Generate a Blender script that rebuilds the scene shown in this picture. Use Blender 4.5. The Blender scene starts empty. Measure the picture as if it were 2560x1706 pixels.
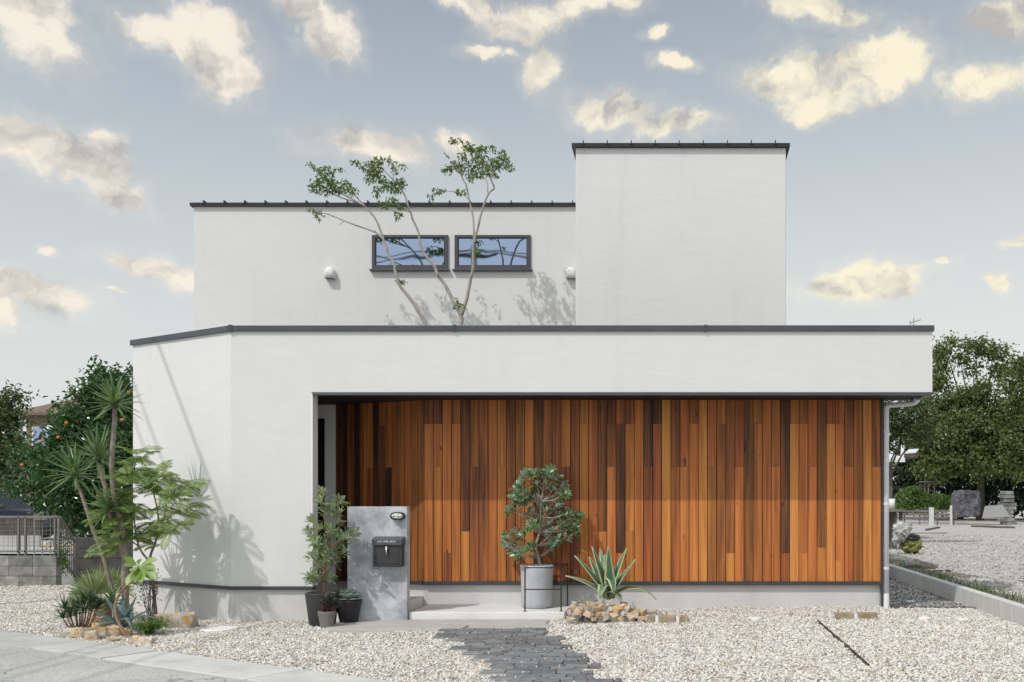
import bpy, bmesh, math, random
import numpy as np
from mathutils import Vector, Matrix

random.seed(7)
RNG = np.random.default_rng(11)
scene = bpy.context.scene
COL = scene.collection
R = math.radians

# ------------------------------------------------------------------ camera
EYE, DIST, FPX, VX, VY = 1.414, 11.6, 2494.0, 1700.0, 1250.0
cam_data = bpy.data.cameras.new('camera')
cam = bpy.data.objects.new('camera', cam_data)
COL.objects.link(cam)
cam.location = (0, -DIST, EYE)
cam.rotation_euler = (R(90), 0, 0)
cam_data.sensor_width = 36.0
cam_data.lens = 36.0 * FPX / 2560.0
cam_data.shift_x = (1280 - VX) / 2560.0
cam_data.shift_y = (VY - 853) / 2560.0
cam_data.clip_end = 3000
scene.camera = cam

# ------------------------------------------------------------------ exposure
scene.view_settings.view_transform = 'Standard'
scene.view_settings.look = 'None'
scene.view_settings.exposure = 0.0
scene.view_settings.gamma = 1.0
scene.cycles.use_denoising = True
scene.cycles.max_bounces = 8
scene.cycles.sample_clamp_indirect = 6.0

# ------------------------------------------------------------------ sun
SUN_TRAVEL = Vector((0.8, 1.0, -1.5)).normalized()
SUN_EL = math.asin(-SUN_TRAVEL.z)
SUN_ROT = math.atan2(-SUN_TRAVEL.x, -SUN_TRAVEL.y) % (2 * math.pi)
sd = bpy.data.lights.new('sun', 'SUN')
sd.energy = 2.2
sd.angle = R(0.6)
sd.color = (1.0, 0.965, 0.92)
sun = bpy.data.objects.new('sun', sd)
COL.objects.link(sun)
sun.rotation_euler = SUN_TRAVEL.to_track_quat('-Z', 'Y').to_euler()
sun.location = (-20, -25, 40)

# ------------------------------------------------------------------ sky
SKY = 0.10
world = bpy.data.worlds.new('World')
scene.world = world
world.use_nodes = True


def sky_world():
    nt = world.node_tree
    nt.nodes.clear()
    N, Lk = nt.nodes, nt.links

    def nd(t, **kw):
        n = N.new(t)
        for k, v in kw.items():
            setattr(n, k, v)
        return n

    def put(sock, v):
        if hasattr(v, 'is_output'):
            Lk.new(v, sock)
        else:
            sock.default_value = v

    def math_(op, a, b=None, c=None, clamp=False):
        n = nd('ShaderNodeMath', operation=op)
        n.use_clamp = clamp
        put(n.inputs[0], a)
        if b is not None:
            put(n.inputs[1], b)
        if c is not None:
            put(n.inputs[2], c)
        return n.outputs[0]

    def mix(f, a, b):
        n = nd('ShaderNodeMix', data_type='RGBA')
        put(n.inputs[0], f)
        put(n.inputs[6], a)
        put(n.inputs[7], b)
        return n.outputs[2]

    def smooth(v, lo, hi):
        n = nd('ShaderNodeMapRange', interpolation_type='SMOOTHSTEP')
        put(n.inputs[0], v)
        n.inputs[1].default_value, n.inputs[2].default_value = lo, hi
        return n.outputs[0]

    sky = nd('ShaderNodeTexSky', sky_type='NISHITA')
    sky.sun_disc = False
    sky.sun_elevation = SUN_EL
    sky.sun_rotation = SUN_ROT
    sky.air_density = 1.0
    sky.dust_density = 2.0
    sky.ozone_density = 1.0
    tc = nd('ShaderNodeTexCoord')
    sep = nd('ShaderNodeSeparateXYZ')
    Lk.new(tc.outputs['Generated'], sep.inputs[0])
    az = math_('ARCTAN2', sep.outputs[0], sep.outputs[1])
    el = math_('ARCSINE', sep.outputs[2])
    # thin high haze: whitens the sky towards the horizon
    k = 1.0 / SKY
    haze = (0.76 * k, 0.78 * k, 0.765 * k, 1)
    hz = smooth(el, 0.58, 0.02)
    azr = smooth(az, -0.7, 0.45)
    hz2 = math_('MULTIPLY_ADD', azr, 0.14, math_('MULTIPLY_ADD', hz, 0.74, 0.20), clamp=True)
    # bright veil added round the sun, behind the camera, for more fill light
    dt = nd('ShaderNodeVectorMath', operation='DOT_PRODUCT')
    Lk.new(tc.outputs['Generated'], dt.inputs[0])
    dt.inputs[1].default_value = tuple(-SUN_TRAVEL)
    fill_veil = smooth(dt.outputs['Value'], -0.05, 0.9)
    tint = nd('ShaderNodeMix', data_type='RGBA', blend_type='MULTIPLY')
    tint.inputs[0].default_value = 1.0
    Lk.new(sky.outputs[0], tint.inputs[6])
    tint.inputs[7].default_value = (0.98, 1.06, 1.0, 1)
    base = mix(hz2, tint.outputs[2], haze)
    base = mix(math_('MULTIPLY', fill_veil, 0.85), base, (1.04 * k, 1.06 * k, 1.07 * k, 1))
    # cloud field over direction (azimuth, elevation)
    comb = nd('ShaderNodeCombineXYZ')
    Lk.new(az, comb.inputs[0])
    Lk.new(el, comb.inputs[1])
    warp = nd('ShaderNodeTexNoise')
    warp.inputs['Scale'].default_value = 11.0
    warp.inputs['Detail'].default_value = 6.0
    warp.inputs['Roughness'].default_value = 0.6
    Lk.new(comb.outputs[0], warp.inputs['Vector'])
    ws = nd('ShaderNodeVectorMath', operation='SUBTRACT')
    Lk.new(warp.outputs['Color'], ws.inputs[0])
    ws.inputs[1].default_value = (0.5, 0.5, 0.5)
    wm = nd('ShaderNodeVectorMath', operation='MULTIPLY')
    Lk.new(ws.outputs[0], wm.inputs[0])
    wm.inputs[1].default_value = (0.085, 0.06, 0.0)
    wa = nd('ShaderNodeVectorMath', operation='ADD')
    Lk.new(comb.outputs[0], wa.inputs[0])
    Lk.new(wm.outputs[0], wa.inputs[1])

    def ang(px, py):
        d = Vector((px - VX, FPX, VY - py)).normalized()
        return math.atan2(d.x, d.y), math.asin(d.z)

    # px, py, half width, half height, tilt, greyness
    clouds = [(70, 50, 170, 130, -25, 0), (150, 110, 90, 60, -30, 0),
              (520, 90, 150, 90, -10, 0), (450, 90, 170, 60, 0, 0), (580, 160, 90, 80, 0, 1),
              (760, 20, 110, 50, -20, 0), (810, 80, 85, 75, -20, 1),
              (1180, 20, 130, 40, -14, 0), (1310, 45, 110, 60, 10, 0), (1480, 5, 140, 40, 0, 0),
              (1215, 132, 75, 26, 0, 0), (1345, 160, 55, 62, -60, 1),
              (90, 370, 190, 75, -8, 1), (240, 420, 130, 75, -35, 0), (250, 350, 60, 60, 0, 0), (300, 480, 60, 40, 0, 1),
              (940, 365, 170, 52, -6, 1), (1130, 365, 70, 36, 0, 1),
              (1520, 280, 125, 52, -8, 0), (1690, 325, 115, 40, 6, 0),
              (1960, 190, 150, 80, -10, 0), (2050, 250, 130, 45, 0, 0), (2230, 150, 190, 85, 5, 0), (2460, 200, 190, 62, -5, 0),
              (2160, 705, 195, 46, 0, 0), (2110, 690, 110, 40, 8, 0),
              (390, 662, 150, 38, -5, 0), (60, 740, 190, 50, -6, 1), (10, 810, 75, 70, 0, 0),
              (2070, 25, 150, 42, -8, 1), (2520, 45, 110, 60, 0, 1), (1690, 162, 55, 24, 0, 0), (1648, 86, 36, 22, 0, 0),
              (2550, 612, 40, 20, 10, 0), (2510, 720, 42, 22, -30, 0), (2365, 665, 30, 18, 0, 0), (120, 633, 36, 14, 0, 0),
              (280, 728, 40, 6, 0, 0)]
    d_all = None
    d_grey = None
    for (px, py, rx, ry, tilt, g) in clouds:
        a, e = ang(px, py)
        a2, _ = ang(px + rx, py)
        _, e2 = ang(px, py - ry)
        m = nd('ShaderNodeMapping', vector_type='TEXTURE')
        m.inputs['Location'].default_value = (a, e, 0)
        m.inputs['Rotation'].default_value = (0, 0, R(tilt))
        m.inputs['Scale'].default_value = (1.14 * abs(a2 - a), 1.14 * abs(e2 - e), 1)
        Lk.new(wa.outputs[0], m.inputs['Vector'])
        ln = nd('ShaderNodeVectorMath', operation='LENGTH')
        Lk.new(m.outputs[0], ln.inputs[0])
        d = ln.outputs['Value']
        d_all = d if d_all is None else math_('SMOOTH_MIN', d_all, d, 0.25)
        if g:
            d_grey = d if d_grey is None else math_('SMOOTH_MIN', d_grey, d, 0.25)
    fine = nd('ShaderNodeTexNoise')
    fine.inputs['Scale'].default_value = 26.0
    fine.inputs['Detail'].default_value = 9.0
    fine.inputs['Roughness'].default_value = 0.62
    Lk.new(comb.outputs[0], fine.inputs['Vector'])
    mid = nd('ShaderNodeTexNoise')
    mid.inputs['Scale'].default_value = 9.5
    mid.inputs['Detail'].default_value = 4.0
    mid.inputs['Roughness'].default_value = 0.5
    Lk.new(comb.outputs[0], mid.inputs['Vector'])
    dens = math_('ADD', math_('SUBTRACT', 1.0, d_all), math_('MULTIPLY', math_('SUBTRACT', fine.outputs[0], 0.5), 1.5))
    dens = math_('ADD', dens, math_('MULTIPLY', math_('SUBTRACT', mid.outputs[0], 0.5), 1.0))
    core = smooth(dens, 0.02, 0.58)
    halo = math_('MULTIPLY', smooth(dens, -0.40, 0.40), 0.24)
    mask = math_('MULTIPLY', math_('MAXIMUM', core, halo), 0.95)
    # lit / shaded body of the clouds
    body = nd('ShaderNodeTexNoise')
    body.inputs['Scale'].default_value = 13.0
    body.inputs['Detail'].default_value = 5.0
    body.inputs['Roughness'].default_value = 0.55
    Lk.new(wa.outputs[0], body.inputs['Vector'])
    off = nd('ShaderNodeVectorMath', operation='ADD')
    Lk.new(wa.outputs[0], off.inputs[0])
    off.inputs[1].default_value = (-0.012, -0.018, 0)
    body2 = nd('ShaderNodeTexNoise')
    body2.inputs['Scale'].default_value = 13.0
    body2.inputs['Detail'].default_value = 5.0
    body2.inputs['Roughness'].default_value = 0.55
    Lk.new(off.outputs[0], body2.inputs['Vector'])
    relief = math_('SUBTRACT', body.outputs[0], body2.outputs[0])
    gsh = math_('MULTIPLY', smooth(d_grey, 1.6, 0.1), 0.6)
    sh0 = math_('ADD', math_('MULTIPLY', smooth(body.outputs[0], 0.42, 0.70), 0.50), math_('MULTIPLY', relief, 4.6))
    shade = math_('ADD', sh0, gsh, clamp=True)
    warm = smooth(az, -0.35, 0.2)
    lit = mix(warm, (0.95 * k, 0.87 * k, 0.75 * k, 1), (0.99 * k, 0.91 * k, 0.70 * k, 1))
    ccol = mix(shade, lit, (0.50 * k, 0.49 * k, 0.47 * k, 1))
    final = mix(mask, base, ccol)
    bg = nd('ShaderNodeBackground')
    Lk.new(final, bg.inputs[0])
    bg.inputs[1].default_value = SKY
    out = nd('ShaderNodeOutputWorld')
    Lk.new(bg.outputs[0], out.inputs[0])


sky_world()


# ------------------------------------------------------------------ helpers
def scale_at(Y):
    return FPX / (DIST + Y)


def P(px, py, Y):
    """world point at depth Y that the survey of the photo puts at this pixel"""
    s = scale_at(Y)
    return Vector(((px - VX) / s, Y, EYE - (py - VY) / s))


def G(px, py, z=0.0):
    """point of the ground (height z) at this pixel"""
    D = FPX * (EYE - z) / (py - VY)
    return Vector(((px - VX) * D / FPX, D - DIST, z))


WL = {}


def tag(o, label=None, cat=None, group=None, kind=None):
    if label:
        o['label'] = label
    if cat:
        o['category'] = cat
    if group:
        o['group'] = group
    if kind:
        o['kind'] = kind
    return o


def link(o, parent=None, origin=(0, 0, 0)):
    COL.objects.link(o)
    if parent is not None:
        o.parent = parent
        WL[o] = WL[parent]
    else:
        o.location = origin
        WL[o] = Vector(origin)
    return o


def thing(name, origin, label, cat, group=None):
    o = bpy.data.objects.new(name, None)
    o.empty_display_size = 0.1
    link(o, None, origin)
    return tag(o, label, cat, group)


def basis(d, up=Vector((0, 0, 1))):
    d = Vector(d).normalized()
    s = d.cross(up)
    if s.length < 1e-4:
        s = d.cross(Vector((0, 1, 0)))
    s.normalize()
    n = s.cross(d).normalized()
    return d, s, n


class MB:
    def __init__(self):
        self.v, self.f, self.uv = [], [], []

    def add(self, vs, fs, uvs=None):
        b = len(self.v)
        self.v += [tuple(x) for x in vs]
        self.uv += list(uvs) if uvs else [(0.5, 0.5)] * len(vs)
        self.f += [tuple(b + i for i in f) for f in fs]
        return self

    def box(self, x0, x1, y0, y1, z0, z1):
        v = [(x, y, z) for x in (x0, x1) for y in (y0, y1) for z in (z0, z1)]
        return self.add(v, [(0, 1, 3, 2), (4, 6, 7, 5), (0, 4, 5, 1), (2, 3, 7, 6), (0, 2, 6, 4), (1, 5, 7, 3)])

    def obox(self, c, ax, ay, az, hx, hy, hz):
        c, ax, ay, az = Vector(c), Vector(ax), Vector(ay), Vector(az)
        v = [c + ax * (i * hx) + ay * (j * hy) + az * (k * hz) for i in (-1, 1) for j in (-1, 1) for k in (-1, 1)]
        return self.add(v, [(0, 1, 3, 2), (4, 6, 7, 5), (0, 4, 5, 1), (2, 3, 7, 6), (0, 2, 6, 4), (1, 5, 7, 3)])

    def prism(self, poly, z0, z1):
        n = len(poly)
        v = [(x, y, z0) for x, y in poly] + [(x, y, z1) for x, y in poly]
        f = [tuple(range(n))[::-1], tuple(range(n, 2 * n))]
        f += [(i, (i + 1) % n, n + (i + 1) % n, n + i) for i in range(n)]
        return self.add(v, f)

    def slab_xz(self, poly, y0, y1):
        n = len(poly)
        v = [(x, y0, z) for x, z in poly] + [(x, y1, z) for x, z in poly]
        f = [tuple(range(n)), tuple(range(n, 2 * n))[::-1]]
        f += [(i, n + i, n + (i + 1) % n, (i + 1) % n) for i in range(n)]
        return self.add(v, f)

    def tube(self, pts, radii, n=7, cap=True):
        pts = [Vector(p) for p in pts]
        if not hasattr(radii, '__len__'):
            radii = [radii] * len(pts)
        vs, fs = [], []
        ref = None
        for i, p in enumerate(pts):
            d = (pts[min(i + 1, len(pts) - 1)] - pts[max(i - 1, 0)]).normalized()
            if ref is None:
                _, s, u = basis(d)
            else:
                s = ref - d * ref.dot(d)
                if s.length < 1e-5:
                    _, s, u = basis(d)
                s.normalize()
                u = s.cross(d).normalized()
            ref = s
            for k in range(n):
                a = 2 * math.pi * k / n
                vs.append(p + (s * math.cos(a) + u * math.sin(a)) * radii[i])
        for i in range(len(pts) - 1):
            for k in range(n):
                k2 = (k + 1) % n
                fs.append((i * n + k, i * n + k2, (i + 1) * n + k2, (i + 1) * n + k))
        if cap:
            fs.append(tuple(range(n))[::-1])
            fs.append(tuple(range((len(pts) - 1) * n, len(pts) * n)))
        return self.add(vs, fs)

    def lathe(self, prof, c, n=32):
        c = Vector(c)
        vs, fs = [], []
        for r, z in prof:
            for k in range(n):
                a = 2 * math.pi * k / n
                vs.append(c + Vector((r * math.cos(a), r * math.sin(a), z)))
        for i in range(len(prof) - 1):
            for k in range(n):
                k2 = (k + 1) % n
                fs.append((i * n + k, i * n + k2, (i + 1) * n + k2, (i + 1) * n + k))
        fs.append(tuple(range(n))[::-1])
        fs.append(tuple(range((len(prof) - 1) * n, len(prof) * n)))
        return self.add(vs, fs)

    def ball(self, c, rx, ry=None, rz=None, n=10, m=7):
        ry, rz = ry or rx, rz or rx
        c = Vector(c)
        vs = [c + Vector((0, 0, -rz))]
        for j in range(1, m):
            t = -math.pi / 2 + math.pi * j / m
            for k in range(n):
                a = 2 * math.pi * k / n
                vs.append(c + Vector((rx * math.cos(t) * math.cos(a), ry * math.cos(t) * math.sin(a), rz * math.sin(t))))
        vs.append(c + Vector((0, 0, rz)))
        fs = [(0, 1 + (k + 1) % n, 1 + k) for k in range(n)]
        for j in range(m - 2):
            for k in range(n):
                a, b = 1 + j * n + k, 1 + j * n + (k + 1) % n
                fs.append((a, b, b + n, a + n))
        t = len(vs) - 1
        o = 1 + (m - 2) * n
        fs += [(o + k, o + (k + 1) % n, t) for k in range(n)]
        return self.add(vs, fs)

    def blade(self, p, d, L, W, n=5, droop=0.0, prof='sword', fold=0.25, up=None, twist=0.0):
        p = Vector(p)
        d = Vector(d).normalized()
        upv = Vector((0, 0, 1)) if up is None else Vector(up)
        _, s0, n0 = basis(d, upv)
        if twist:
            rm = Matrix.Rotation(twist, 3, d)
            s0 = rm @ s0
        vs, uv, fs = [], [], []
        step = L / n
        q = p.copy()
        for i in range(n + 1):
            t = i / n
            if prof == 'sword':
                w = min(1.0, 0.55 + 2.2 * t) * max(0.0, 1 - t) ** 0.62
            elif prof == 'lance':
                w = math.sin(math.pi * min(1, max(0.0, t) ** 0.85)) ** 0.9 if 0 < t < 1 else 0.06
            elif prof == 'obov':
                w = (math.sin(math.pi * t ** 1.7) if 0 < t < 1 else 0.08)
            elif prof == 'agave':
                w = (0.75 + 0.9 * t) if t < 0.35 else 1.07 * max(0.0, 1 - ((t - 0.35) / 0.65)) ** 0.75
            else:
                w = 1 - 0.4 * t
            dd = (d + Vector((0, 0, -1)) * droop * t * 2).normalized()
            s = (s0 - dd * s0.dot(dd)).normalized()
            nn = s.cross(dd).normalized()
            hw = 0.5 * W * max(w, 0.02)
            vs += [q - s * hw + nn * fold * hw, q.copy(), q + s * hw + nn * fold * hw]
            uv += [(0, t), (0.5, t), (1, t)]
            q = q + dd * step
        for i in range(n):
            a = i * 3
            fs += [(a, a + 1, a + 4, a + 3), (a + 1, a + 2, a + 5, a + 4)]
        return self.add(vs, fs, uv)

    def build(self, name, mat, parent=None, origin=(0, 0, 0), smooth=False, bevel=0.0, bseg=2):
        base = WL[parent] if parent is not None else Vector(origin)
        me = bpy.data.meshes.new(name)
        me.from_pydata([(x - base.x, y - base.y, z - base.z) for x, y, z in self.v], [], self.f)
        uvl = me.uv_layers.new(name='UVMap')
        idx = np.empty(len(me.loops), dtype=np.int32)
        me.loops.foreach_get('vertex_index', idx)
        uvl.data.foreach_set('uv', np.array(self.uv, dtype=np.float32)[idx].ravel())
        me.materials.append(mat)
        if smooth:
            me.polygons.foreach_set('use_smooth', [True] * len(me.polygons))
        bm = bmesh.new()
        bm.from_mesh(me)
        if smooth != 'leaf':
            bmesh.ops.recalc_face_normals(bm, faces=bm.faces)
        bm.to_mesh(me)
        bm.free()
        o = bpy.data.objects.new(name, me)
        link(o, parent, origin)
        if bevel:
            m = o.modifiers.new('bevel', 'BEVEL')
            m.width, m.segments = bevel, bseg
            m.limit_method = 'ANGLE'
        return o


def big_mesh(name, mat, V, F, parent=None, origin=(0, 0, 0), cols=None, smooth=False):
    base = WL[parent] if parent is not None else Vector(origin)
    V = np.asarray(V, dtype=np.float32) - np.array(base, dtype=np.float32)
    F = np.asarray(F, dtype=np.int32)
    me = bpy.data.meshes.new(name)
    k = F.shape[1]
    me.vertices.add(len(V))
    me.vertices.foreach_set('co', V.ravel())
    me.loops.add(F.size)
    me.loops.foreach_set('vertex_index', F.ravel())
    me.polygons.add(len(F))
    me.polygons.foreach_set('loop_start', np.arange(0, F.size, k, dtype=np.int32))
    me.polygons.foreach_set('loop_total', np.full(len(F), k, dtype=np.int32))
    me.update(calc_edges=True)
    if cols is not None:
        a = me.color_attributes.new('col', 'FLOAT_COLOR', 'POINT')
        c = np.ones((len(V), 4), dtype=np.float32)
        c[:, :3] = cols
        a.data.foreach_set('color', c.ravel())
    me.polygons.foreach_set('use_smooth', np.full(len(F), bool(smooth)))
    me.materials.append(mat)
    o = bpy.data.objects.new(name, me)
    return link(o, parent, origin)


def unit(a):
    return a / np.maximum(np.linalg.norm(a, axis=1, keepdims=True), 1e-9)


def leaf_quads(C, L, W, out=None, droop=0.0, outw=0.6, upn=0.5, fold=0.3, rng=RNG):
    """diamond leaves folded along the midrib: centres C (n,3), length, width"""
    n = len(C)
    d = rng.normal(size=(n, 3))
    if out is not None:
        d = unit(d) + outw * out
    d[:, 2] -= droop
    d = unit(d)
    nn = unit(rng.normal(size=(n, 3)) + np.array([0, -0.15, upn * 2.0]))
    s = unit(np.cross(d, nn))
    nn = np.cross(s, d)
    L = np.broadcast_to(np.asarray(L), (n,))[:, None] * rng.uniform(0.7, 1.25, (n, 1))
    W = np.broadcast_to(np.asarray(W), (n,))[:, None] * rng.uniform(0.8, 1.2, (n, 1))
    b = C - d * L * 0.5
    t = C + d * L * 0.5 - nn * L * 0.12
    m = C - d * L * 0.05
    l = m - s * W * 0.5 + nn * W * fold
    r = m + s * W * 0.5 + nn * W * fold
    V = np.stack([b, r, t, l], 1).reshape(-1, 3)
    F = np.arange(4 * n).reshape(n, 4)
    return V, F


# ------------------------------------------------------------------ materials
def new_mat(name):
    m = bpy.data.materials.new(name)
    m.use_nodes = True
    nt = m.node_tree
    nt.nodes.clear()
    out = nt.nodes.new('ShaderNodeOutputMaterial')
    b = nt.nodes.new('ShaderNodeBsdfPrincipled')
    nt.links.new(b.outputs[0], out.inputs[0])
    return m, nt, b, out


class NT:
    def __init__(self, nt):
        self.nt = nt

    def put(self, sock, v):
        if hasattr(v, 'is_output'):
            self.nt.links.new(v, sock)
        else:
            sock.default_value = v

    def n(self, t, **kw):
        x = self.nt.nodes.new(t)
        for k, v in kw.items():
            setattr(x, k, v)
        return x

    def math(self, op, a, b=None, c=None, clamp=False):
        x = self.n('ShaderNodeMath', operation=op)
        x.use_clamp = clamp
        self.put(x.inputs[0], a)
        if b is not None:
            self.put(x.inputs[1], b)
        if c is not None:
            self.put(x.inputs[2], c)
        return x.outputs[0]

    def mix(self, f, a, b, blend='MIX'):
        x = self.n('ShaderNodeMix', data_type='RGBA', blend_type=blend)
        self.put(x.inputs[0], f)
        for i, v in ((6, a), (7, b)):
            if isinstance(v, tuple) and len(v) == 3:
                v = v + (1,)
            self.put(x.inputs[i], v)
        return x.outputs[2]

    def noise(self, scale, detail=4, rough=0.55, vec=None, dist=0.0):
        x = self.n('ShaderNodeTexNoise')
        x.inputs['Scale'].default_value = scale
        x.inputs['Detail'].default_value = detail
        x.inputs['Roughness'].default_value = rough
        x.inputs['Distortion'].default_value = dist
        if vec is not None:
            self.nt.links.new(vec, x.inputs['Vector'])
        return x.outputs[0]

    def coord(self, which='Object', scale=None, world=False):
        if world:
            o = self.n('ShaderNodeNewGeometry').outputs['Position']
        else:
            o = self.n('ShaderNodeTexCoord').outputs[which]
        if scale:
            m = self.n('ShaderNodeMapping')
            m.inputs['Scale'].default_value = scale
            self.nt.links.new(o, m.inputs['Vector'])
            o = m.outputs[0]
        return o

    def rng(self, v, lo, hi, a=0.0, b=1.0):
        x = self.n('ShaderNodeMapRange', interpolation_type='SMOOTHSTEP')
        self.put(x.inputs[0], v)
        x.inputs[1].default_value, x.inputs[2].default_value = lo, hi
        x.inputs[3].default_value, x.inputs[4].default_value = a, b
        return x.outputs[0]

    def ramp(self, v, stops):
        x = self.n('ShaderNodeValToRGB')
        e = x.color_ramp.elements
        while len(e) < len(stops):
            e.new(0.5)
        for i, (p, c) in enumerate(stops):
            e[i].position = p
            e[i].color = tuple(c) + (1,)
        self.put(x.inputs[0], v)
        return x.outputs[0]

    def bump(self, h, strength, dist):
        x = self.n('ShaderNodeBump')
        x.inputs['Strength'].default_value = strength
        x.inputs['Distance'].default_value = dist
        self.put(x.inputs['Height'], h)
        return x.outputs[0]


def plain(name, col, rough=0.6, metal=0.0, var=0.12, scale=9.0, bump=0.0, spec=0.5):
    """one-colour surface with faint uneven tone and roughness"""
    m, nt, b, _ = new_mat(name)
    k = NT(nt)
    co = k.coord(world=True)
    f = k.noise(scale, 5, 0.6, co)
    f2 = k.noise(scale * 7, 3, 0.6, co)
    v = k.math('MULTIPLY_ADD', k.math('SUBTRACT', f, 0.5), 2 * var, 1.0)
    v = k.math('MULTIPLY_ADD', k.math('SUBTRACT', f2, 0.5), var, v)
    c = k.mix(1.0, col, v, 'MULTIPLY')
    nt.links.new(c, b.inputs['Base Color'])
    b.inputs['Metallic'].default_value = metal
    b.inputs['Specular IOR Level'].default_value = spec
    nt.links.new(k.math('MULTIPLY_ADD', k.math('SUBTRACT', f, 0.5), 0.25, rough, clamp=True), b.inputs['Roughness'])
    if bump:
        nt.links.new(k.bump(f2, 0.5, bump), b.inputs['Normal'])
    return m


def stucco(name, col):
    m, nt, b, _ = new_mat(name)
    k = NT(nt)
    co = k.coord(world=True)
    tro = k.noise(3.2, 6, 0.62, k.coord(world=True, scale=(0.8, 0.8, 2.0)), 0.8)
    grain = k.noise(95, 4, 0.7, co)
    mott = k.noise(0.55, 4, 0.6, co)
    drip = k.noise(2.4, 4, 0.6, k.coord(world=True, scale=(1.6, 1.6, 0.12)))
    v = k.math('MULTIPLY_ADD', k.math('SUBTRACT', mott, 0.5), 0.09, 1.0)
    v = k.math('MULTIPLY_ADD', k.math('SUBTRACT', tro, 0.5), 0.07, v)
    v = k.math('MULTIPLY_ADD', k.rng(drip, 0.52, 0.75), -0.045, v)
    nt.links.new(k.mix(1.0, col, v, 'MULTIPLY'), b.inputs['Base Color'])
    b.inputs['Roughness'].default_value = 0.92
    b.inputs['Specular IOR Level'].default_value = 0.2
    h = k.math('MULTIPLY_ADD', grain, 0.10, tro)
    nt.links.new(k.bump(h, 0.3, 0.012), b.inputs['Normal'])
    return m


def concrete(name, c0, c1, scale=2.0, cont=0.25, stain=0.0, stain_col=(0.2, 0.19, 0.17), bump=0.004, rough=0.85):
    m, nt, b, _ = new_mat(name)
    k = NT(nt)
    co = k.coord(world=True)
    a = k.noise(scale, 8, 0.66, co, 0.15)
    g = k.noise(60, 4, 0.7, co)
    f = k.rng(a, 0.5 - cont, 0.5 + cont)
    c = k.mix(f, c0, c1)
    c = k.mix(1.0, c, k.math('MULTIPLY_ADD', g, 0.3, 0.85), 'MULTIPLY')
    if stain:
        s = k.noise(1.3, 6, 0.7, k.coord(world=True, scale=(1.5, 1.5, 0.6)))
        c = k.mix(k.math('MULTIPLY', k.rng(s, 0.5, 0.72), stain), c, stain_col)
    nt.links.new(c, b.inputs['Base Color'])
    b.inputs['Roughness'].default_value = rough
    b.inputs['Specular IOR Level'].default_value = 0.3
    nt.links.new(k.bump(k.math('MULTIPLY_ADD', g, 0.5, a), 0.5, bump), b.inputs['Normal'])
    return m


def leaf_mat(name, cols, rough=0.42, trans=0.3, under=None, edge=None, spec=0.5):
    """cols: dark..light; each leaf island takes its own tone"""
    m, nt, b, out = new_mat(name)
    k = NT(nt)
    geo = k.n('ShaderNodeNewGeometry')
    stops = [(i / max(1, len(cols) - 1), c) for i, c in enumerate(cols)]
    c = k.ramp(geo.outputs['Random Per Island'], stops)
    if edge:
        uv = k.n('ShaderNodeSeparateXYZ')
        nt.links.new(k.coord('UV'), uv.inputs[0])
        e = k.math('ABSOLUTE', k.math('SUBTRACT', uv.outputs[0], 0.5))
        wob = k.noise(14, 3, 0.5, k.coord('Object'))
        e = k.math('MULTIPLY_ADD', k.math('SUBTRACT', wob, 0.5), 0.16, e)
        c = k.mix(k.rng(e, edge[1], edge[1] + 0.08), c, edge[0])
    if under:
        c = k.mix(geo.outputs['Backfacing'], c, under)
    nt.links.new(c, b.inputs['Base Color'])
    b.inputs['Roughness'].default_value = rough
    b.inputs['Specular IOR Level'].default_value = spec
    if trans:
        t = k.n('ShaderNodeBsdfTranslucent')
        nt.links.new(k.mix(1.0, c, (1.0, 1.15, 0.55), 'MULTIPLY'), t.inputs[0])
        mx = k.n('ShaderNodeMixShader')
        mx.inputs[0].default_value = trans
        nt.links.new(b.outputs[0], mx.inputs[1])
        nt.links.new(t.outputs[0], mx.inputs[2])
        nt.links.new(mx.outputs[0], out.inputs[0])
    return m


def attr_mat(name, rough=0.85, bump_scale=60):
    m, nt, b, _ = new_mat(name)
    k = NT(nt)
    a = k.n('ShaderNodeAttribute', attribute_name='col')
    f = k.noise(bump_scale, 3, 0.6, k.coord(world=True))
    c = k.mix(1.0, a.outputs[0], k.math('MULTIPLY_ADD', f, 0.5, 0.75), 'MULTIPLY')
    nt.links.new(c, b.inputs['Base Color'])
    b.inputs['Roughness'].default_value = rough
    b.inputs['Specular IOR Level'].default_value = 0.3
    return m


def rock_mat(name):
    m, nt, b, _ = new_mat(name)
    k = NT(nt)
    rnd = k.n('ShaderNodeObjectInfo').outputs['Random']
    base = k.ramp(rnd, [(0.0, (0.52, 0.34, 0.16)), (0.25, (0.60, 0.49, 0.34)), (0.5, (0.46, 0.43, 0.40)),
                        (0.75, (0.66, 0.57, 0.44)), (1.0, (0.40, 0.30, 0.20))])
    co = k.coord(world=True)
    a = k.noise(7, 6, 0.65, co, 1.0)
    b2 = k.noise(16, 5, 0.6, k.coord(world=True, scale=(1, 1, 3)), 0.5)
    c = k.mix(k.rng(a, 0.48, 0.66), base, (0.56, 0.31, 0.09))
    c = k.mix(k.math('MULTIPLY', k.rng(b2, 0.52, 0.7), 0.7), c, (0.16, 0.12, 0.09))
    nt.links.new(c, b.inputs['Base Color'])
    b.inputs['Roughness'].default_value = 0.85
    nt.links.new(k.bump(k.math('MULTIPLY_ADD', a, 0.6, b2), 0.6, 0.02), b.inputs['Normal'])
    return m


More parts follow.
